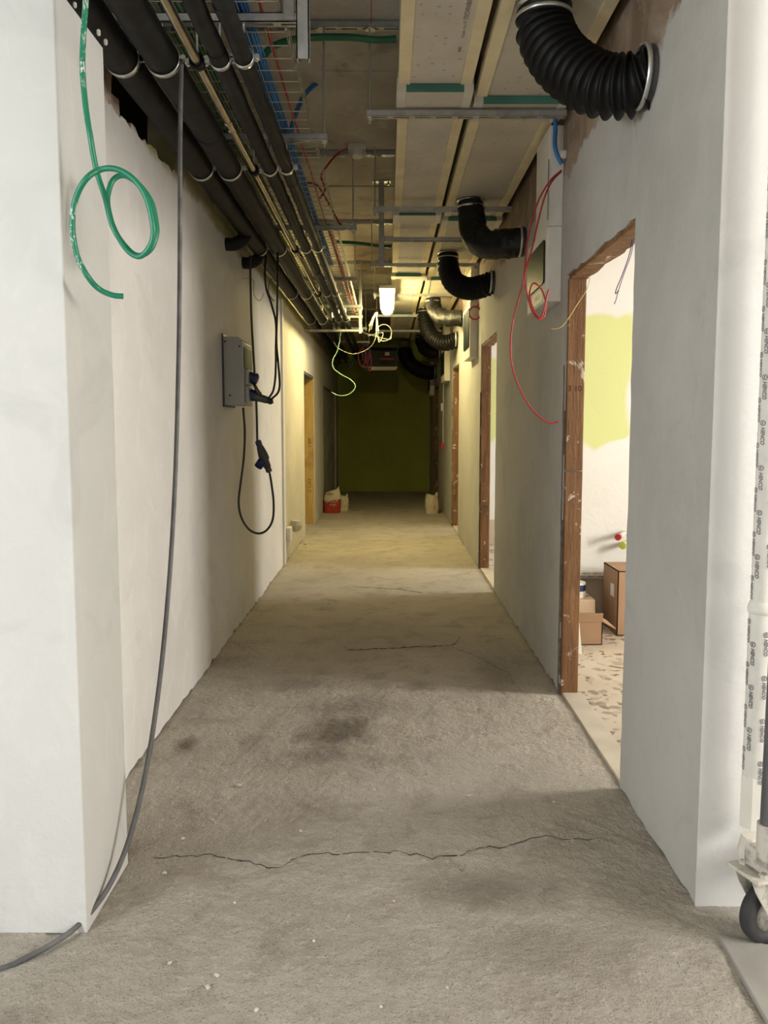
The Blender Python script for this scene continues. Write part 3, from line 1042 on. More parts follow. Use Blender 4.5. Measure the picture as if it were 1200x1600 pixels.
WHICH = ['the wall-side thick pipe', 'the second thick pipe', 'the brass-coloured pipe', 'the middle thin pipe', 'the thin pipe by the blue cables']
for k, y in enumerate([2.77, 3.90, 5.60, 7.47, 9.3]):
    for i, (x, z, r) in enumerate(PIPES):
        cp = thing('pipe_clamp', (x, y, z), 'zinc clamp ring round %s at the %s strut' % (WHICH[i], ORD[k]), 'clamp', 'pipe clamps')
        rr_ = r + 0.001
        MB().lathe([(rr_ + 0.002, -0.011), (rr_ + 0.005, -0.011), (rr_ + 0.005, 0.011), (rr_ + 0.002, 0.011)], 28, Matrix.Rotation(math.pi / 2, 4, 'X'), closed=True).build('ring', M['steel'], None).parent = cp
        if r < 0.03 and i == 2:
            MB().lathe([(rr_, -0.014), (rr_ + 0.009, -0.014), (rr_ + 0.009, 0.014), (rr_, 0.014)], 24, Matrix.Rotation(math.pi / 2, 4, 'X'), closed=True).build('rubber_liner', M['rubber'], None).parent = cp
        e = MB()
        for s in ((1,) if k else (1, -1)):
            e.box(s * (rr_ + 0.003) if s > 0 else s * (rr_ + 0.024), s * (rr_ + 0.024) if s > 0 else s * (rr_ + 0.003), -0.010, 0.010, -0.006, 0.006)
            e.tube([(s * (rr_ + 0.014), 0, -0.013), (s * (rr_ + 0.014), 0, 0.011)], 0.006, 6)
        e.build('ear', M['steel'], None).parent = cp
        put('threaded_rod', rod_mesh(max(0.02, 2.79 - z - r)), cp, (0, 0, r + 0.004))

# plaster crumbs stuck on the wall-side pipe
for k, (u, v, Y, s) in enumerate([(154, 51, 2.42, .006), (165, 66, 2.50, .006), (213, 153, 3.1, .008), (117, 8, 2.2, .005)]):
    p = at(u, v, Y)
    tag(MB().lathe([(0.3 * s, -1.6 * s), (s, -s), (s, s), (0.3 * s, 1.7 * s)], 7, Matrix.Translation(p), False).build('plaster_crumb', M['chip']),
        'white plaster crumb on the wall-side black pipe, %s from the top left' % ['second', 'third', 'lowest', 'first'][k], 'plaster', 'crumbs on the pipe')

# branches from the wall-side pipe into the wall
for y, lab in ((5.05, 'nearer'), (5.62, 'farther')):
    b = cable('branch_pipe', [(-0.915, y + 0.05, 2.64), (-0.93, y, 2.585), (-0.98, y, 2.56), (-1.04, y, 2.56), (-1.10, y, 2.56)], 0.042, M['foam'],
              'black insulated branch pipe turning into the left wall, %s one' % lab, 'pipe', 'branch pipes', 6, 14)

# ================================================================== black air hoses
def hose(pts, r, label, collar, ribs=0, film=False, wall=True, seed=1, depth=0.27, group='black air hoses'):
    t = thing('air_hose', tuple(pts[-1]), label, 'hose', group)
    base = [Vector(p) for p in pts]
    if ribs:
        path = spline(base, 60)
        L = [0]
        for a, b in zip(path, path[1:]):
            L.append(L[-1] + (b - a).length)
        tot, N, res, j = L[-1], ribs * 8, [], 0
        for i in range(N + 1):
            s = tot * i / N
            while j < len(L) - 2 and L[j + 1] < s:
                j += 1
            res.append(path[j].lerp(path[j + 1], (s - L[j]) / max(1e-9, L[j + 1] - L[j])))

        def rad(i):
            ph = (i % 8) / 8
            end = min(1, i / 14)
            return r * (1.10 - 0.06 * (1 - end) - depth * end * math.sin(math.pi * ph) ** 0.7) if i < N else r
        MB().tube(res, rad, 32).build('hose_body', M['rubber'], t)
    else:
        res = spline(base, 14)
        rr = random.Random(seed)

        def rad(i):
            def g(a):
                p = Vector((math.cos(a) * 1.6, math.sin(a) * 1.6, i * 0.16 + seed * 9))
                return r * (1.0 + 0.10 * noise.noise(p) + 0.07 * noise.noise(p * 2.6) + 0.03 * noise.noise(p * 6))
            return g
        MB().tube(res, rad, 40).build('hose_body', M['film' if film else 'rubber'], t)
    top = base[0]
    MB().lathe([(r * 0.93, -0.02), (r * 0.93, 0.012), (r * 1.02, 0.014), (r * 1.02, 0.02), (r * 0.93, 0.022), (r * 0.93, collar)], 32,
               Matrix.Translation(top)).build('spigot', M['steel'], t)
    MB().lathe([(r * 1.0, -0.034), (r * 1.065, -0.034), (r * 1.065, -0.020), (r * 1.0, -0.020)], 32, Matrix.Translation(top), closed=True).build('clamp_band', M['steel'], t)
    if wall:
        e = base[-1]
        m = Matrix.Translation(e) @ Matrix.Rotation(math.pi / 2, 4, 'Y')
        MB().lathe([(r * 1.0, -0.045), (r * 1.075, -0.045), (r * 1.075, -0.030), (r * 1.0, -0.030)], 32, m, closed=True).build('clamp_band', M['steel'], t)
        MB().lathe([(r * 0.98, -0.03), (r * 0.98, -0.006)], 32, m).build('wall_sleeve', M['dk_plastic'], t)
    return t


hose([(0.578, 2.975, 2.925), (0.585, 2.97, 2.84), (0.64, 2.92, 2.715), (0.745, 2.84, 2.605), (0.84, 2.78, 2.575), (0.905, 2.745, 2.59)], 0.098,
     'ribbed black air hose at the top right, nearest and largest in view', 0.02, ribs=17)
hose([(0.578, 5.49, 2.935), (0.585, 5.47, 2.84), (0.60, 5.42, 2.72), (0.67, 5.32, 2.62), (0.78, 5.22, 2.60), (0.905, 5.15, 2.60)], 0.093,
     'smooth film-wrapped black air hose bending to the right wall, second along', 0.015, film=True, seed=4)
hose([(0.547, 7.08, 2.93), (0.55, 7.06, 2.82), (0.59, 6.98, 2.68), (0.69, 6.82, 2.59), (0.80, 6.68, 2.58), (0.905, 6.60, 2.61)], 0.090,
     'ribbed black air hose bending to the right wall, third along', 0.02, ribs=20)
hose([(0.56, 9.5, 2.93), (0.565, 9.47, 2.84), (0.60, 9.38, 2.74), (0.70, 9.2, 2.66), (0.80, 9.05, 2.64), (0.905, 8.95, 2.63)], 0.092,
     'crinkled film-wrapped black air hose near the lit lamp', 0.02, film=True, seed=9)
hose([(0.50, 10.35, 2.93), (0.505, 10.33, 2.80), (0.55, 10.25, 2.62), (0.66, 10.1, 2.49), (0.78, 10.0, 2.46), (0.905, 9.92, 2.50)], 0.095,
     'ribbed black air hose hanging lower just behind the crinkled one', 0.02, ribs=22)
hose([(0.58, 13.3, 2.93), (0.585, 13.27, 2.82), (0.63, 13.2, 2.70), (0.73, 13.1, 2.63), (0.82, 13.05, 2.61), (0.905, 13.0, 2.62)], 0.10,
     'smooth black air hose in the dark before the end wall', 0.02, film=False, seed=3)
hose([(0.33, 14.47, 2.80), (0.335, 14.44, 2.72), (0.39, 14.35, 2.58), (0.54, 14.28, 2.44), (0.74, 14.22, 2.37), (0.905, 14.2, 2.38)], 0.125,
     'long sagging black air hose lowest before the green end wall', 0.15, ribs=24, depth=0.1)

# ================================================================== lit lamp
lamp = thing('batten_lamp', (0.0, 9.0, 2.80), 'lit white batten lamp hanging under the slab', 'lamp')
MB().box(-0.085, 0.085, 8.25, 9.75, 2.84, 2.875).build('body', M['white'], lamp, 0.006)
pts = [(-0.07, 2.84), (-0.062, 2.80), (-0.03, 2.775), (0.03, 2.775), (0.062, 2.80), (0.07, 2.84)]
MB().prism(pts, 8.28, 9.72, 'y').build('diffuser', M['lamp'], lamp)
for y in (8.5, 9.5):
    MB().tube([(0, y, 2.87), (0, y, CEIL)], 0.004, 6).build('hanger_rod', M['steel'], lamp)
r = random.Random(5)
wb = thing('wire_bundle', at(588, 488, 9.8), 'frayed bundle of white wires hanging at the lamp end', 'wires')
for k in range(9):
    a = at(588 + r.uniform(-2, 2), 488, 9.8)
    c_k = r.uniform(-9, 9)
    b = at(586 + c_k * 0.45, 497 + r.uniform(-2, 3), 9.8)
    c = at(585 + c_k, 512 + r.uniform(-5, 6), 9.8 + r.uniform(-.05, .05))
    MB().tube(spline([a, b, c], 6), 0.0045, 6).build('wire', M['whitecable'], wb)
cable('white_cable', [at(588, 505, 9.8), at(586, 530, 9.8), at(575, 545, 9.9), at(552, 553, 10), at(530, 545, 10), at(522, 535, 10.1)], 0.004, M['whitecable'], 'pale cable sagging from the lamp end to the tray')
lp = [at(600 + 12 * math.cos(a), 520 + 13 * math.sin(a), 9.85 + 0.02 * a) for a in [k * 0.6 for k in range(13)]] + [at(575, 522, 10), at(565, 518, 10.1)]
cable('cable_loop', lp, 0.0038, M['whitecable'], 'pale thin cable coiled in a loop below the lamp')
cable('cable_loop', [at(590, 512, 9.9), at(592, 535, 9.9), at(598, 520, 9.9), at(575, 525, 10)], 0.0038, M['whitecable'], 'pale thin cable end crossing the loop below the lamp')
cable('green_white_cable', [Vector((-0.585, 9.765, 2.58)), at(532, 524, 9.85), at(527, 548, 9.9), at(520, 562, 9.9), at(521, 575, 9.9), at(533, 585, 9.9), at(549, 594, 9.9), at(555, 605, 9.9), at(545, 616, 9.9), at(530, 618, 9.9), at(518, 613, 9.9)], 0.006,
      basic('mint_cable', (0.30, 0.52, 0.33), 0.5), 'pale green cable snaking down before the green end wall')

# ================================================================== fan coil unit and hanging clutter before the end wall
fc = thing('fan_coil_unit', at(595, 578, 13.6), 'open ceiling fan unit with a white front edge before the green wall', 'fan unit')
a, b = at(566, 545, 13.6), at(621, 574, 13.6)
x0, x1, z1, z0 = a.x, b.x, a.z + 0.05, b.z
MB().box(x0, x1, 13.6, 14.3, z0, z0 + 0.012).build('drip_tray', M['galv'], fc)
MB().box(x0, x1, 14.28, 14.3, z0, z1).build('back_panel', M['dk_plastic'], fc)
MB().box(x0, x1, 13.7, 14.3, z1 - 0.012, z1).build('top_panel', M['dk_plastic'], fc)
MB().prism([(x0 + .14, z0 - 0.05), (x1 - 0.04, z0 - 0.05), (x1 - 0.01, z0 - 0.03), (x1, z0), (x1, z0 + 0.012), (x0 + .14, z0 + 0.012)], 13.58, 13.62, 'y').build('front_edge', M['white'], fc, 0.004)
c_ = at(605, 553, 13.75)
MB().box(c_.x - .04, c_.x + .04, 13.73, 13.78, c_.z - .03, c_.z + .03).build('circuit_box', M['white'], fc, 0.004)
MB().box(c_.x - .12, c_.x + .12, 13.74, 13.8, c_.z - .10, c_.z - .07).build('terminal_rail', M['red_paint'], fc, 0.004)
for k, (u0, u1, v, rr_, m_) in enumerate([(543, 551, 560, .005, 'black'), (560, 572, 558, .006, 'red'), (566, 578, 552, .006, 'purple'), (574, 580, 566, .006, 'red')]):
    cx, hw = (u0 + u1) / 2, (u1 - u0) / 2
    cable('cable_coil', [at(cx + hw * math.cos(q), v + 14 * math.sin(q), 12.4 + 0.05 * k) for q in [j * 0.7 for j in range(11)]], rr_ + 0.004, M[m_],
          '%s cable coil hanging before the green end wall' % ['black', 'tighter red', 'violet', 'smaller red'][k], 'cable', 'cable coils')

# ================================================================== boxes and risers on the right wall
def wall_unit(y0, y1, z0, z1, ztop, label, depth=0.082):
    t = thing('wall_unit', (XR, (y0 + y1) / 2, z0), label, 'wall unit', 'white wall units')
    xf = XR - depth
    MB().box(xf, XR, y0, y1, z0, z1).build('casing', M['white'], t, 0.006)
    # rounded dark glass cover on the corridor face
    n, rr_ = 6, 0.05
    a0, a1, b0, b1 = y0 + 0.03, y1 - 0.02, z0 + 0.10, z1 - 0.06
    pts = []
    for (cy, cz, s) in ((a1 - rr_, b1 - rr_, 0), (a0 + .02, b1 - .02, 1), (a0 + .02, b0 + .02, 2), (a1 - rr_, b0 + rr_, 3)):
        q = .02 if s in (1, 2) else rr_
        for i in range(n + 1):
            g = math.pi / 2 * (s + i / n)
            pts.append((cy + q * math.cos(g), cz + q * math.sin(g)))
    MB().prism(pts, xf - 0.008, xf + 0.002, 'x').build('glass_cover', M['glass'], t)
    MB().box(XR - 0.075, XR, y0 + 0.005, y1 - 0.18, z1 + 0.001, ztop).build('riser_duct', M['white'], t, 0.004)
    return t


wu = wall_unit(4.04, 4.56, 2.04, 2.42, 2.92, 'white wall unit with dark glass beyond the nearest door')
MB().box(XR - 0.0800, XR - 0.0785, 4.034, 4.042, 2.45, 2.75).build('seam', M['dark_gap'], wu)
lb = MB().box(XR - 0.0835, XR - 0.0825, 4.12, 4.40, 2.055, 2.125).build('spec_label', M['whitecable'], wu)
lettering('T 60  CE', 0.035, Matrix.Translation((XR - 0.0842, 4.26, 2.09)) @ Matrix(((0, 0, -1, 0), (-1, 0, 0, 0), (0, 1, 0, 0), (0, 0, 0, 1))), M['ink'], lb)
wall_unit(7.72, 8.30, 2.08, 2.62, 2.95, 'white wall unit with dark glass beyond the second right door')
wall_unit(11.1, 11.75, 2.04, 2.52, 2.95, 'white wall unit with dark glass beyond the third right door')
wall_unit(14.85, 15.4, 1.98, 2.48, 2.9, 'white wall unit with dark glass in the dark by the end wall')

cable('supply_cable', [at(858, 140, 4.00), at(866, 165, 4.00), at(868, 195, 3.98), at(867, 225, 3.98), at(871, 243, 3.98), at(878, 256, 3.99)], 0.011, M['blue'], 'blue cable running down the white riser on the right wall')
tag(MB().box(0.866, 0.90, 3.975, 4.0, 2.735, 2.775).build('cable_outlet', M['chip'], None, 0.006), 'plaster-smeared cable outlet where red and blue cables leave the wall', 'outlet')
YC = 3.90
cable('alarm_cable', [at(877, 266, 3.97), at(860, 282, 3.92), at(843, 310, YC), at(831, 345, YC), at(823, 385, YC), at(819.5, 425, YC), at(815, 450, YC), at(804, 490, YC), at(798, 530, YC), at(800, 570, YC), at(811, 605, YC),
                      at(830, 638, YC), at(848, 655, YC), at(860, 661, YC), at(872, 659, YC)], 0.0043, M['red'], 'red cable hanging in a long arc beside the nearest door')
cable('alarm_cable', [at(877, 268, 3.96), at(862, 284, 3.91), at(851, 308, 3.88), at(841, 345, 3.88), at(832, 385, 3.88), at(823, 415, 3.88), at(820, 435, 3.88), at(825, 465, 3.88), at(832, 487, 3.88), at(842, 498, 3.88),
                      at(850, 494, 3.88), at(853, 476, 3.88), at(849, 458, 3.88), at(841, 446, 3.88), at(833, 443, 3.88), at(828, 455, 3.88), at(829, 470, 3.87), at(836, 488, 3.87), at(845, 497, 3.87), at(851, 480, 3.87), at(855, 460, 3.87), at(858, 452, 3.87)],
      0.0043, M['red'], 'red cable with a small loop hanging before the white wall unit')
cable('wire', [at(921, 421, 3.86), at(922, 432, 3.86), at(917, 452, 3.86), at(903, 474, 3.86), at(889, 496, 3.85), at(878, 510, 3.84), at(868, 514, 3.84), at(861, 513, 3.84)], 0.0022, M['yellow'], 'thin yellow wire bent out over the nearest door lining')
tw = thing('twisted_wires', at(985, 372, 3.1), 'two thin dark wires hanging twisted in the nearest door opening', 'wires')
MB().tube(spline([at(988, 370, 3.1), at(984, 395, 3.1), at(974, 425, 3.1), at(963, 452, 3.1), at(962, 459, 3.1), at(967, 453, 3.1)], 6), 0.0018, 6).build('wire', M['black'], tw)
MB().tube(spline([at(991, 370, 3.1), at(986, 398, 3.1), at(977, 422, 3.1), at(967, 452, 3.1), at(962, 470, 3.1), at(959.5, 475, 3.1)], 6), 0.0018, 6).build('wire', M['purple'], tw)
lp = [at(742 + 9 * math.cos(q), 489 + 10 * math.sin(q), 7.6) for q in [k * 0.6 for k in range(20)]]
cable('alarm_cable', lp + [at(745, 480, 7.65), at(752, 470, 7.7)], 0.007, M['red'], 'red cable coil on the riser beyond the second right door')
cp_ = at(689, 697, 12.2)
o = thing('call_point', (XR, 12.2, 1.3), 'small red alarm call point on the right wall', 'call point')
MB().box(XR - 0.05, XR, 12.15, 12.25, cp_.z - 0.045, cp_.z + 0.045).build('case', M['red_paint'], o, 0.004)
MB().tube([(XR - 0.012, 12.2, cp_.z + 0.045), (XR - 0.012, 12.2, 2.9)], 0.011, 10).build('conduit', M['whitecable'], o)
sw_ = at(687, 636, 12.3)
tag(MB().box(XR - 0.04, XR, 12.32, 12.42, sw_.z - .06, sw_.z + .06).build('junction_box', M['white'], None, 0.004), 'small cream junction box above the red call point', 'box')

# ================================================================== socket box and cables on the left wall
sb = thing('socket_box', (XL, 5.03, 1.53), 'grey wall socket box with blue sockets and a plugged cable', 'socket box')
y0, y1, z0, z1, xf = 4.87, 5.20, 1.53, 1.955, -0.905
MB().prism([(XL + .004, z0), (xf, z0), (xf, z1 - 0.03), (xf - 0.03, z1), (XL + .004, z1)], y0, y1, 'y').build('case', M['grey_plastic'], sb, 0.006)
MB().box(XL + 0.0, XL + 0.012, y0 - 0.012, y1 + 0.012, z0 - 0.012, z1 + 0.018).build('back_plate', M['dk_plastic'], sb, 0.003)
MB().prism([(y0 + .03, z1 - .06), (y1 - .03, z1 - .06), (y1 - .03, z1 - .19), (y0 + .03, z1 - .19)], xf - 0.002, xf + 0.006, 'x').build('breaker_window', M['darkgreen'], sb, 0.002)
for (x, z) in ((XL + .02, z1 - .03), (xf - .02, z1 - .06), (XL + .045, z0 + .06)):
    MB().lathe([(0.007, 0), (0.007, 0.004), (0.004, 0.005)], 12, Matrix.Translation((x, y0 + .001, z)) @ Matrix.Rotation(math.pi / 2, 4, 'X')).build('screw', M['dk_plastic'], sb)
for k, z in enumerate((1.71, 1.60)):
    s = MB().box(xf - 0.002, xf + 0.022, y0 + 0.06, y0 + 0.20, z - 0.05, z + 0.05).build('socket', M['grey_plastic'], sb, 0.006)
    m = Matrix.Translation((xf + 0.02, y0 + 0.13, z)) @ Matrix.Rotation(math.pi / 2 + 0.35, 4, 'Y')
    MB().lathe([(0.036, -0.01), (0.036, 0.03), (0.032, 0.034)], 20, m).build('socket_ring', M['blue_plastic'], s)
    if k == 0:
        MB().lathe([(0.040, 0.030), (0.040, 0.045), (0.030, 0.052)], 20, m).build('lid', M['blue_plastic'], s)
    else:
        m2 = m @ Matrix.Translation((-0.038, 0, 0.03)) @ Matrix.Rotation(-0.9, 4, 'Y')
        MB().lathe([(0.040, 0.0), (0.040, 0.015), (0.030, 0.020)], 20, m2).build('lid', M['dk_plastic'], s)
plug = thing('plug', (xf + 0.06, y0 + 0.13, 1.58), 'dark industrial plug pushed into the lower blue socket', 'plug')
m = Matrix.Translation((xf + 0.045, y0 + 0.13, 1.59)) @ Matrix.Rotation(math.pi / 2 + 0.30, 4, 'Y')
MB().lathe([(0.032, 0), (0.032, 0.03), (0.026, 0.035), (0.024, 0.085), (0.020, 0.09)], 18, m).build('body', M['dk_plastic'], plug)
MB().lathe([(0.021, 0.088), (0.021, 0.118), (0.014, 0.125)], 10, m, False).build('gland', M['black'], plug)
pe = m @ Vector((0, 0, 0.12))
YB = 5.02
cable('power_cable', [pe, at(420, 623, YB), at(427, 610, YB), at(430.5, 585, YB), at(431, 545, YB), at(431, 505, YB), at(424, 475, YB), at(416, 450, YB), at(414, 425, YB), at(416, 400, 5.2)], 0.0075, M['black'], 'black cable from the socket box plug up, left of the pair')
cable('power_cable', [pe + Vector((0.004, 0, -0.006)), at(424, 624, YB + .02), at(434, 614, YB + .02), at(437, 600, YB + .02), at(435, 570, YB + .02), at(432, 535, YB + .02), at(433, 490, YB + .02), at(434, 440, YB + .02), at(434, 395, 5.2)], 0.0075, M['black'],
      'black cable from the socket box plug up, right of the pair')
cable('power_cable', [at(391, 400, 5.15), at(391.5, 440, 5.1), at(393, 500, 5.08), at(397, 570, 5.06), at(400.5, 630, 5.05), at(402, 690, 5.05)], 0.0075, M['darkgreen'], 'dark green cable hanging straight down past the socket box')
cn = thing('cable_connector', at(410, 715, 5.05), 'dark inline cable connector hanging under the socket box', 'connector')
A, B = at(402.5, 688, 5.05), at(421, 738, 5.05)
ax_ = (B - A)
m = Matrix.Translation(A) @ ax_.to_track_quat('Z', 'X').to_matrix().to_4x4()
Lc = ax_.length
MB().lathe([(0.012, 0), (0.021, 0.006), (0.021, 0.035), (0.016, 0.04)], 8, m, False).build('top_gland', M['blue_plastic'], cn)
MB().lathe([(0.019, 0.036), (0.024, 0.05), (0.031, 0.09), (0.034, 0.12), (0.034, 0.135), (0.026, 0.14), (0.024, Lc - 0.035), (0.018, Lc - 0.03)], 18, m).build('body', M['dk_plastic'], cn)
MB().lathe([(0.020, Lc - 0.032), (0.021, Lc - 0.004), (0.012, Lc)], 8, m, False).build('bottom_gland', M['dk_plastic'], cn)
m3 = Matrix.Translation(at(407, 724, 5.03)) @ Matrix.Rotation(0.6, 4, 'Y')
MB().lathe([(0.020, -0.035), (0.028, -0.03), (0.028, 0.02), (0.018, 0.03)], 14, m3).build('hinged_lid', M['blue_plastic'], cn)
cable('power_cable', [B, at(424, 755, 5.05), at(427.5, 785, 5.05), at(426, 812, 5.04), at(417, 828, 5.03), at(404, 833.5, 5.02), at(389, 827, 5.0), at(377, 808, 5.0), at(373, 785, 5.0), at(376, 755, 5.0), at(381, 715, 5.0), at(382.5, 675, 5.0), at(380, 637, 5.0)], 0.0075, M['black'],
      'black cable looping low from the connector back to the socket box')
cable('wire', [Vector((-0.90, 5.62, 2.62)), at(430, 428, 5.6), at(421, 440, 5.6), at(420, 458, 5.6), at(428, 471, 5.6)], 0.004, basic('brown_wire', (0.16, 0.10, 0.05), 0.5), 'short brown wire end under the pipes by the left wall')
cable('wire', [Vector((-1.036, 5.62, 2.45)), at(395, 437, 5.62), at(397, 460, 5.62), at(406, 470, 5.62), at(412, 458, 5.62)], 0.0025, M['whitecable'], 'thin pale wire loop on the left wall under the pipes')

# vertical conduit edge and floor socket further on
tag(MB().box(XL, XL + 0.022, 7.55, 7.60, 0.02, 2.62).build('trunking', M['white'], None, 0.003), 'narrow pale vertical trunking on the left wall', 'trunking')
fs = thing('junction_box', (XL, 7.95, 0.25), 'low pale junction box wrapped in plastic on the left wall', 'box')
p_ = at(452, 812, 7.9)
MB().box(XL, XL + 0.05, 7.78, 7.92, 0.22, 0.36).build('case', M['white'], fs, 0.008)
MB().lathe([(0.02, -0.07), (0.055, -0.05), (0.065, 0.0), (0.05, 0.05), (0.02, 0.06)], 9, Matrix.Translation((XL + 0.075, 7.98, 0.36)), False).build('plastic_wrap', M['whitecable'], fs)

# ================================================================== cables at the left foreground
cable('feed_cable', [(-0.68, 2.86, 2.70), at(286, 96, 2.78), at(283, 130, 2.76), at(281.5, 220, 2.74), at(281, 400, 2.72), at(279, 560, 2.70), at(274, 740, 2.66), at(265, 900, 2.56), at(250, 1060, 2.44), at(229, 1200, 2.32), at(202, 1310, 2.22),
                     at(170, 1385, 2.12), at(128, 1440, 2.02), at(85, 1473, 1.95), at(40, 1497, 1.90), at(0, 1514, 1.87), (-1.15, 1.80, 0.016), (-1.5, 1.6, 0.016)], 0.0078,
      basic('dusty_grey_cable', (0.13, 0.127, 0.125), 0.6, var=0.35, scale=14), 'thick grey cable hanging from the pipe clamp down to the floor', per=10, n=12)
Yg = 1.99
gpts = [(134, -60), (134, 0), (130, 60), (129, 110), (134, 168), (141, 213), (150.6, 266), (164.4, 309), (172, 341), (181, 364), (196, 385), (211, 398), (224, 398), (237, 387), (244.5, 366), (244, 348), (237, 317), (222, 294), (205, 279), (190, 274),
        (177, 281), (170, 298), (168, 318), (175, 349), (187, 374), (201, 393), (216, 401), (228, 394), (238, 376), (239, 352), (230, 313), (216, 288), (197, 271), (175, 263), (154, 266), (137, 277), (124, 296), (115.5, 321), (113, 351), (115.5, 377), (122, 404),
        (137, 432), (154, 451), (175, 461), (193, 463)]
cable('flexible_conduit', [at(u, v, Yg + (0.0 if i < 9 else 0.05 * math.sin((i - 9) * 0.2)) - (0.02 if u < 150 else 0)) for i, (u, v) in enumerate(gpts)], 0.0070, M['conduit'],
      'green conduit hanging in a loop at the top left, flecked with white paint', 'conduit', None, 6, 14)

# ================================================================== wrapped pipe and trolley at the right edge
wp = thing('wrapped_pipe', (1.022, 2.06, 0.36), 'white printed foam-wrapped pipe standing at the right edge', 'pipe')
PXc, PYc = 1.022, 2.062


def wrap_tube(z0, z1, r, seed):
    n = max(8, int((z1 - z0) / 0.02))
    return MB().tube([(PXc, PYc, z0 + (z1 - z0) * i / n) for i in range(n + 1)],
                     lambda i: (lambda a: r * (1 + 0.05 * noise.noise(Vector((math.cos(a) * 1.5, math.sin(a) * 1.5, i * 0.25 + seed))))), 24)


wrap_tube(0.425, 0.905, 0.0315, 2).build('lower_wrap', M['wrap'], wp)
wrap_tube(0.895, 3.30, 0.0285, 9).build('upper_wrap', M['wrap'], wp)
MB().lathe([(0.028, 0.885), (0.0345, 0.892), (0.036, 0.902), (0.033, 0.915), (0.028, 0.925)], 20, Matrix.Translation((PXc, PYc, 0))).build('tape_joint', M['wrap'], wp)
MB().lathe([(0.036, 0.285), (0.036, 0.43), (0.032, 0.432)], 6, Matrix.Translation((PXc, PYc, 0)), False).build('sleeve', M['white'], wp)
# printed marks: a ring logo and a word, wound on the surface
word = text_mesh('HENCO', 0.0135, 0, 0.25, 1.05, 0.0005)
W_V = [v.co.copy() for v in word.vertices]
W_F = [tuple(p.vertices) for p in word.polygons]
pr = MB()
z = 0.455
row = 0
while z < 2.6:
    r_ = 0.0315 * 1.055 if z < 0.9 else 0.0285 * 1.055
    for c in range(4):
        a0 = -math.pi / 2 + (c - 2) * 1.57 + (row % 2) * 0.55
        zz = z + (c % 2) * 0.03

        def wrapv(p, q):
            """p along the pipe (downwards), q round it"""
            a = a0 + q / r_
            return (PXc + r_ * math.cos(a), PYc + r_ * math.sin(a), zz - p)
        if not (0.86 < zz < 0.94):
            pr.add([wrapv(v.x * 0.95 + 0.012, v.y * 1.1) for v in W_V], W_F)
            ring = []
            for k in range(14):
                g = 2 * math.pi * k / 14
                ring += [wrapv(-0.022 + 0.0078 * math.cos(g), 0.0078 * math.sin(g)), wrapv(-0.022 + 0.0056 * math.cos(g), 0.0056 * math.sin(g))]
            pr.add(ring, [(2 * k, 2 * k + 1, (2 * k + 3) % 28, (2 * k + 2) % 28) for k in range(14)])
            pr.add([wrapv(-0.022 + a_, b_) for a_, b_ in ((-.004, -.001), (.004, -.003), (.004, 0.0), (-.004, .002))], [(0, 1, 2, 3)])
    z += 0.060
    row += 1
pr.build('print', M['greyink'], wp)

tr = thing('trolley', (1.06, 2.0, 0.0), 'plaster-spattered wheeled trolley leg with a black castor at the right edge', 'trolley')
cx, cy, cz, wr = 1.030, 1.975, 0.0885, 0.0875
m = Matrix.Translation((cx, cy, cz)) @ Matrix.Rotation(0.35, 4, 'Z') @ Matrix.Rotation(math.pi / 2, 4, 'X')
wh = MB().lathe([(0.052, -0.016), (0.078, -0.018), (0.0855, -0.012), (wr, 0), (0.0855, 0.012), (0.078, 0.018), (0.052, 0.016)], 40, m, closed=True).build('wheel', M['tyre'], tr)
MB().lathe([(0.014, -0.022), (0.020, -0.012), (0.053, -0.012), (0.053, 0.012), (0.020, 0.012), (0.014, 0.022)], 30, m).build('hub', M['spatter'], wh)
fm = Matrix.Translation((cx, cy, cz)) @ Matrix.Rotation(0.35, 4, 'Z')
for s in (-1, 1):
    pts = [(-0.012, -0.016), (0.022, -0.016), (0.055, 0.112), (-0.088, 0.116), (-0.075, 0.085)]
    q = MB().prism(pts, s * 0.027, s * 0.031, 'y')
    q.v = [tuple(fm @ Vector(p)) for p in q.v]
    q.build('fork', M['spatter'], tr, 0.002)
MB().box(-0.10, 0.075, -0.055, 0.055, 0.116, 0.126, fm @ Matrix.Rotation(0.05, 4, 'Y')).build('fork_plate', M['spatter'], tr, 0.003)
for (a_, b_) in ((-0.055, -0.035), (0.05, -0.035), (-0.055, 0.035)):
    MB().lathe([(0.013, 0), (0.013, 0.008), (0.008, 0.012)], 6, fm @ Matrix.Translation((a_, b_, 0.126)), False).build('bolt', M['spatter'], tr)
bm_ = Matrix.Translation((cx, cy, 0)) @ Matrix.Rotation(0.35, 4, 'Z')
MB().box(-0.06, 0.60, -0.03, 0.03, 0.222, 0.278, bm_ @ Matrix.Rotation(0.0, 4, 'Y')).build('beam', M['spatter'], tr, 0.006)
MB().lathe([(0.03, 0.21), (0.034, 0.24), (0.026, 0.28), (0.024, 0.284)], 10, Matrix.Translation((0.995, 2.01, 0)), False).build('plaster_lump', M['chip'], tr)
MB().tube([(1.0, 1.93, 0.24), (1.0, 1.93, 0.36)], 0.028, 18).build('socket_tube', M['spatter'], tr)
MB().tube([(1.0, 1.93, 0.35), (1.01, 1.93, 1.7)], 0.0215, 18).build('mast', M['greymetal'], tr)

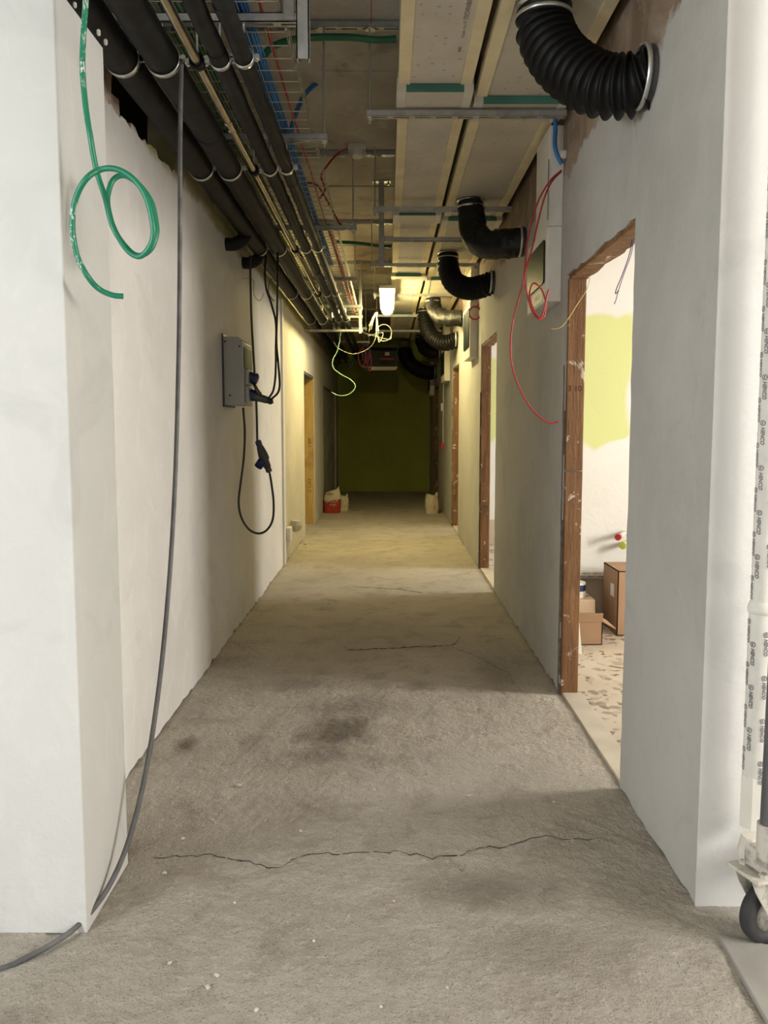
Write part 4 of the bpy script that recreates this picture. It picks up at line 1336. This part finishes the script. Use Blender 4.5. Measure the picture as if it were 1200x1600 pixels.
# ================================================================== things in the nearest side room
def carton(name, x0, x1, y0, y1, h, mat, label, flaps=(), closed=False):
    t = thing(name, ((x0 + x1) / 2, (y0 + y1) / 2, 0.004), label, 'box')
    z0 = 0.004
    th = 0.006
    MB().box(x0, x1, y0, y0 + th, z0, h).box(x0, x1, y1 - th, y1, z0, h).box(x0, x0 + th, y0, y1, z0, h).box(x1 - th, x1, y0, y1, z0, h).box(x0, x1, y0, y1, z0, z0 + th).build('carton_body', mat, t)
    if closed:
        MB().box(x0, x1, y0, y1, h - th, h).build('lid', mat, t)
    for f in flaps:
        f_ = MB().box(*f[0], f[1] if len(f) > 1 else None)
        f_.build('flap', mat, t)
    return t


carton('cardboard_box', 1.08, 1.372, 4.80, 5.04, 0.155, M['card'], 'open brown cardboard box on the side room floor',
       flaps=[((1.08, 1.372, -0.003, 0.003, 0.0, 0.057), Matrix.Translation((0, 4.80, 0.155)) @ Matrix.Rotation(0.12, 4, 'X')),
              ((0, 0.10, 4.81, 5.03, -0.003, 0.003), Matrix.Translation((1.372, 0, 0.155)) @ Matrix.Rotation(0.5, 4, 'Y'))])
t = thing('cardboard_box', (1.26, 5.18, 0.0), 'small pale cardboard box standing behind the open brown one', 'box')
MB().box(1.12, 1.405, 5.10, 5.33, 0.004, 0.228).build('carton_body', M['card_l'], t, 0.004)
MB().box(1.12, 1.405, 5.20, 5.24, 0.2281, 0.2285).build('tape', M['card'], t)
t = thing('paint_tin', (1.30, 5.20, 0.229), 'white tin with a navy band on the pale cardboard box', 'tin')
MB().lathe([(0.062, 0.229), (0.062, 0.325), (0.058, 0.333)], 24, Matrix.Translation((1.30, 5.20, 0))).build('body', M['white'], t)
MB().lathe([(0.063, 0.275), (0.063, 0.318)], 24, Matrix.Translation((1.30, 5.20, 0))).build('band', M['blue_plastic'], t)
carton('cardboard_box', 1.53, 1.95, 5.02, 5.36, 0.44, M['card'], 'tall closed brown cardboard box at the right of the doorway view', closed=True)
MB().box(1.525, 1.5301, 5.10, 5.17, 0.25, 0.33).build('label', M['white'], bpy.data.objects['cardboard_box.002'])
t = MB().prism([(1.06, 0.004), (1.192, 0.004), (1.192, 0.016), (1.152, 0.40), (1.06, 0.42)], 4.60, 4.625, 'y').build('leaning_panel', M['white'], None, 0.003)
tag(t, 'white tapered panel standing beside the open brown box', 'panel')
hp = thing('wrapped_pipe', (1.8, 5.43, 0.33), 'printed white foam-wrapped pipe running low along the side room wall', 'pipe')
MB().tube([(1.02 + 0.05 * i, 5.46, 0.335 + 0.003 * math.sin(i)) for i in range(40)], lambda i: 0.036 * (1 + 0.04 * math.sin(i * 2.3)), 18).build('wrap', M['wrap'], hp)
pr = MB()
for k in range(24):
    for c in range(2):
        a0 = -math.pi / 2 - 0.3 + c * 0.6
        xx = 1.05 + 0.075 * k + 0.035 * (c % 2)
        pr.add([(xx + v.x * 1.3, 5.46 + 0.0385 * math.cos(-a0 - math.pi / 2 + v.y * 30) * -1, 0.335 + 0.0385 * math.sin(-a0 - math.pi / 2 + v.y * 30)) for v in W_V], W_F)
pr.build('print', M['greyink'], hp)
st = thing('capped_pipe', (1.62, 5.5, 0.62), 'pipe stub with a red cap sticking out of the side room wall', 'pipe')
MB().tube([(1.72, 5.52, 0.625), (1.64, 5.40, 0.612)], 0.018, 14).build('stub', M['whitecable'], st)
MB().tube([(1.645, 5.408, 0.613), (1.632, 5.388, 0.611)], 0.023, 14).build('cap', M['red_paint'], st)
st = thing('capped_pipe', (1.70, 5.5, 0.55), 'pipe stub with a yellow-green cap under the red one', 'pipe')
MB().tube([(1.74, 5.52, 0.555), (1.69, 5.44, 0.55)], 0.018, 14).build('stub', M['whitecable'], st)
MB().tube([(1.695, 5.445, 0.55), (1.675, 5.415, 0.548)], 0.027, 14).build('cap', basic('lime_cap', (0.55, 0.62, 0.10), 0.5), st)
for k, (x, y, a_, L_) in enumerate([(1.50, 4.65, 0.25, 0.36), (1.42, 4.30, 2.6, 0.28), (1.52, 4.95, -0.2, 0.22)]):
    m = Matrix.Translation((x, y, 0.007)) @ Matrix.Rotation(a_, 4, 'Z')
    tag(MB().box(-L_ / 2, L_ / 2, -0.012, 0.012, -0.002, 0.004, m).build('wood_strip', M['card_l']), '%s pale wooden strip lying on the terrazzo floor' % ['longest', 'nearest', 'farthest'][k], 'strip', 'strips on the floor')

# ================================================================== sacks at the far end
def sack(cx, cy, w_, d_, h, label, mats, tilt, crease):
    t = thing('plaster_sack', (cx, cy, 0.0), label, 'sack', 'sacks at the far end')
    n, m_ = 24, 12
    vs = []
    for i in range(m_ + 1):
        f = i / m_
        for k in range(n):
            a = 2 * math.pi * k / n
            ex = 0.45
            sx = math.copysign(abs(math.cos(a)) ** ex, math.cos(a))
            sy = math.copysign(abs(math.sin(a)) ** ex, math.sin(a))
            bulge = 1 + 0.10 * math.sin(math.pi * f) - (0.15 * max(0, f - 0.75) / 0.25)
            nz = noise.noise(Vector((math.cos(a) * 2, math.sin(a) * 2, f * 5 + cx * 7)))
            zz = h * f * (1 + tilt * sx * f) + (nz * crease if f > 0.1 else 0)
            vs.append((cx + w_ / 2 * sx * bulge * (1 + 0.05 * nz), cy + d_ / 2 * sy * bulge * (1 + 0.05 * nz), max(0.0, zz)))
    half = int(m_ * (0.62 if mats[0] is not mats[1] else 1.0))
    lo = [(i * n + k, i * n + (k + 1) % n, (i + 1) * n + (k + 1) % n, (i + 1) * n + k) for i in range(half) for k in range(n)]
    hi = [(i * n + k, i * n + (k + 1) % n, (i + 1) * n + (k + 1) % n, (i + 1) * n + k) for i in range(half, m_) for k in range(n)]
    a_ = MB().add(vs[:(half + 1) * n], lo, True)
    a_.build('lower_body', mats[0], t)
    off = half * n
    b_ = MB().add(vs[off:], [tuple(i - off for i in f) for f in hi + [tuple(range(m_ * n, m_ * n + n))]], True)
    if hi:
        b_.build('upper_body', mats[1], t)
    else:
        b_.build('top', mats[1], t)
    q = MB()
    q.add([(cx + w_ * .20, cy - d_ * .1, h * .95), (cx + w_ * .47, cy - d_ * .1, h * .95), (cx + w_ * .43, cy, h * 1.20), (cx + w_ * .30, cy + .02, h * 1.10),
           (cx + w_ * .20, cy - d_ * .1 + .01, h * .95), (cx + w_ * .47, cy - d_ * .1 + .01, h * .95), (cx + w_ * .43, cy + .01, h * 1.20), (cx + w_ * .30, cy + .03, h * 1.10)],
          [(0, 1, 2, 3), (7, 6, 5, 4), (0, 4, 5, 1), (1, 5, 6, 2), (2, 6, 7, 3), (3, 7, 4, 0)])
    q.build('torn_corner', mats[1], t)
    return t


s1 = sack(-0.885, 12.35, 0.25, 0.20, 0.36, 'red and white paper sack standing by the left wall', (M['redpaper'], M['paper']), 0.10, 0.02)
lettering('UFLEX', 0.072, Matrix.Translation((-0.885, 12.232, 0.195)) @ MXZ, M['whitecable'], s1)
lettering('mega', 0.05, Matrix.Translation((-0.87, 12.232, 0.140)) @ MXZ, M['whitecable'], s1)
lettering('xflex', 0.06, Matrix.Translation((-0.92, 12.232, 0.315)) @ MXZ, M['redpaper'], s1)
s0 = sack(-0.72, 12.60, 0.16, 0.18, 0.25, 'plain grey paper sack half hidden behind the red one', (M['paper'], M['paper']), 0.0, 0.012)
s2 = sack(0.715, 12.25, 0.20, 0.22, 0.29, 'pale paper sack with red lettering by the right wall', (M['paper'], M['paper']), -0.08, 0.02)
lettering('SACCO', 0.06, Matrix.Translation((0.755, 12.128, 0.17)) @ MXZ @ Matrix.Rotation(math.pi / 2, 4, 'Z'), M['redpaper'], s2)

# ================================================================== plaster chips on the floor
chips = [(-0.579, 2.884, .022), (-0.567, 1.886, .010), (0.311, 2.806, .011), (-0.436, 1.846, .011), (-0.697, 2.502, .012), (-0.315, 1.728, .010), (-0.447, 1.801, .012), (-0.015, 1.738, .009), (-0.62, 2.62, .010),
         (-0.70, 2.30, .011), (-0.11, 2.08, .006), (0.20, 3.3, .009), (0.45, 3.05, .010), (-0.30, 2.55, .008), (0.02, 2.15, .008), (0.62, 2.75, .010), (0.70, 3.3, .011), (-0.45, 2.15, .008), (0.15, 1.80, .007), (-0.2, 1.98, .008),
         (0.08, 4.35, .010), (-0.72, 3.4, .009), (0.40, 3.6, .010), (-0.97, 9.0, .035), (-0.93, 8.75, .025), (-0.98, 8.55, .02)]
for k, (x, y, s) in enumerate(chips):
    s = s * 0.75
    r = random.Random(300 + k)
    bm = bmesh.new()
    bmesh.ops.create_icosphere(bm, subdivisions=1, radius=s)
    for v in bm.verts:
        v.co *= r.uniform(0.6, 1.2)
        v.co.z *= 0.5
    me = bpy.data.meshes.new('plaster_chip')
    bm.to_mesh(me)
    bm.free()
    me.materials.append(M['chip'])
    o = put('plaster_chip', me, None, (x, y, floor_h(x, y) + s * 0.28), (0, 0, r.uniform(0, 6)))
    tag(o, 'small white plaster chip lying on the rough corridor floor', 'plaster', 'plaster chips on the floor')
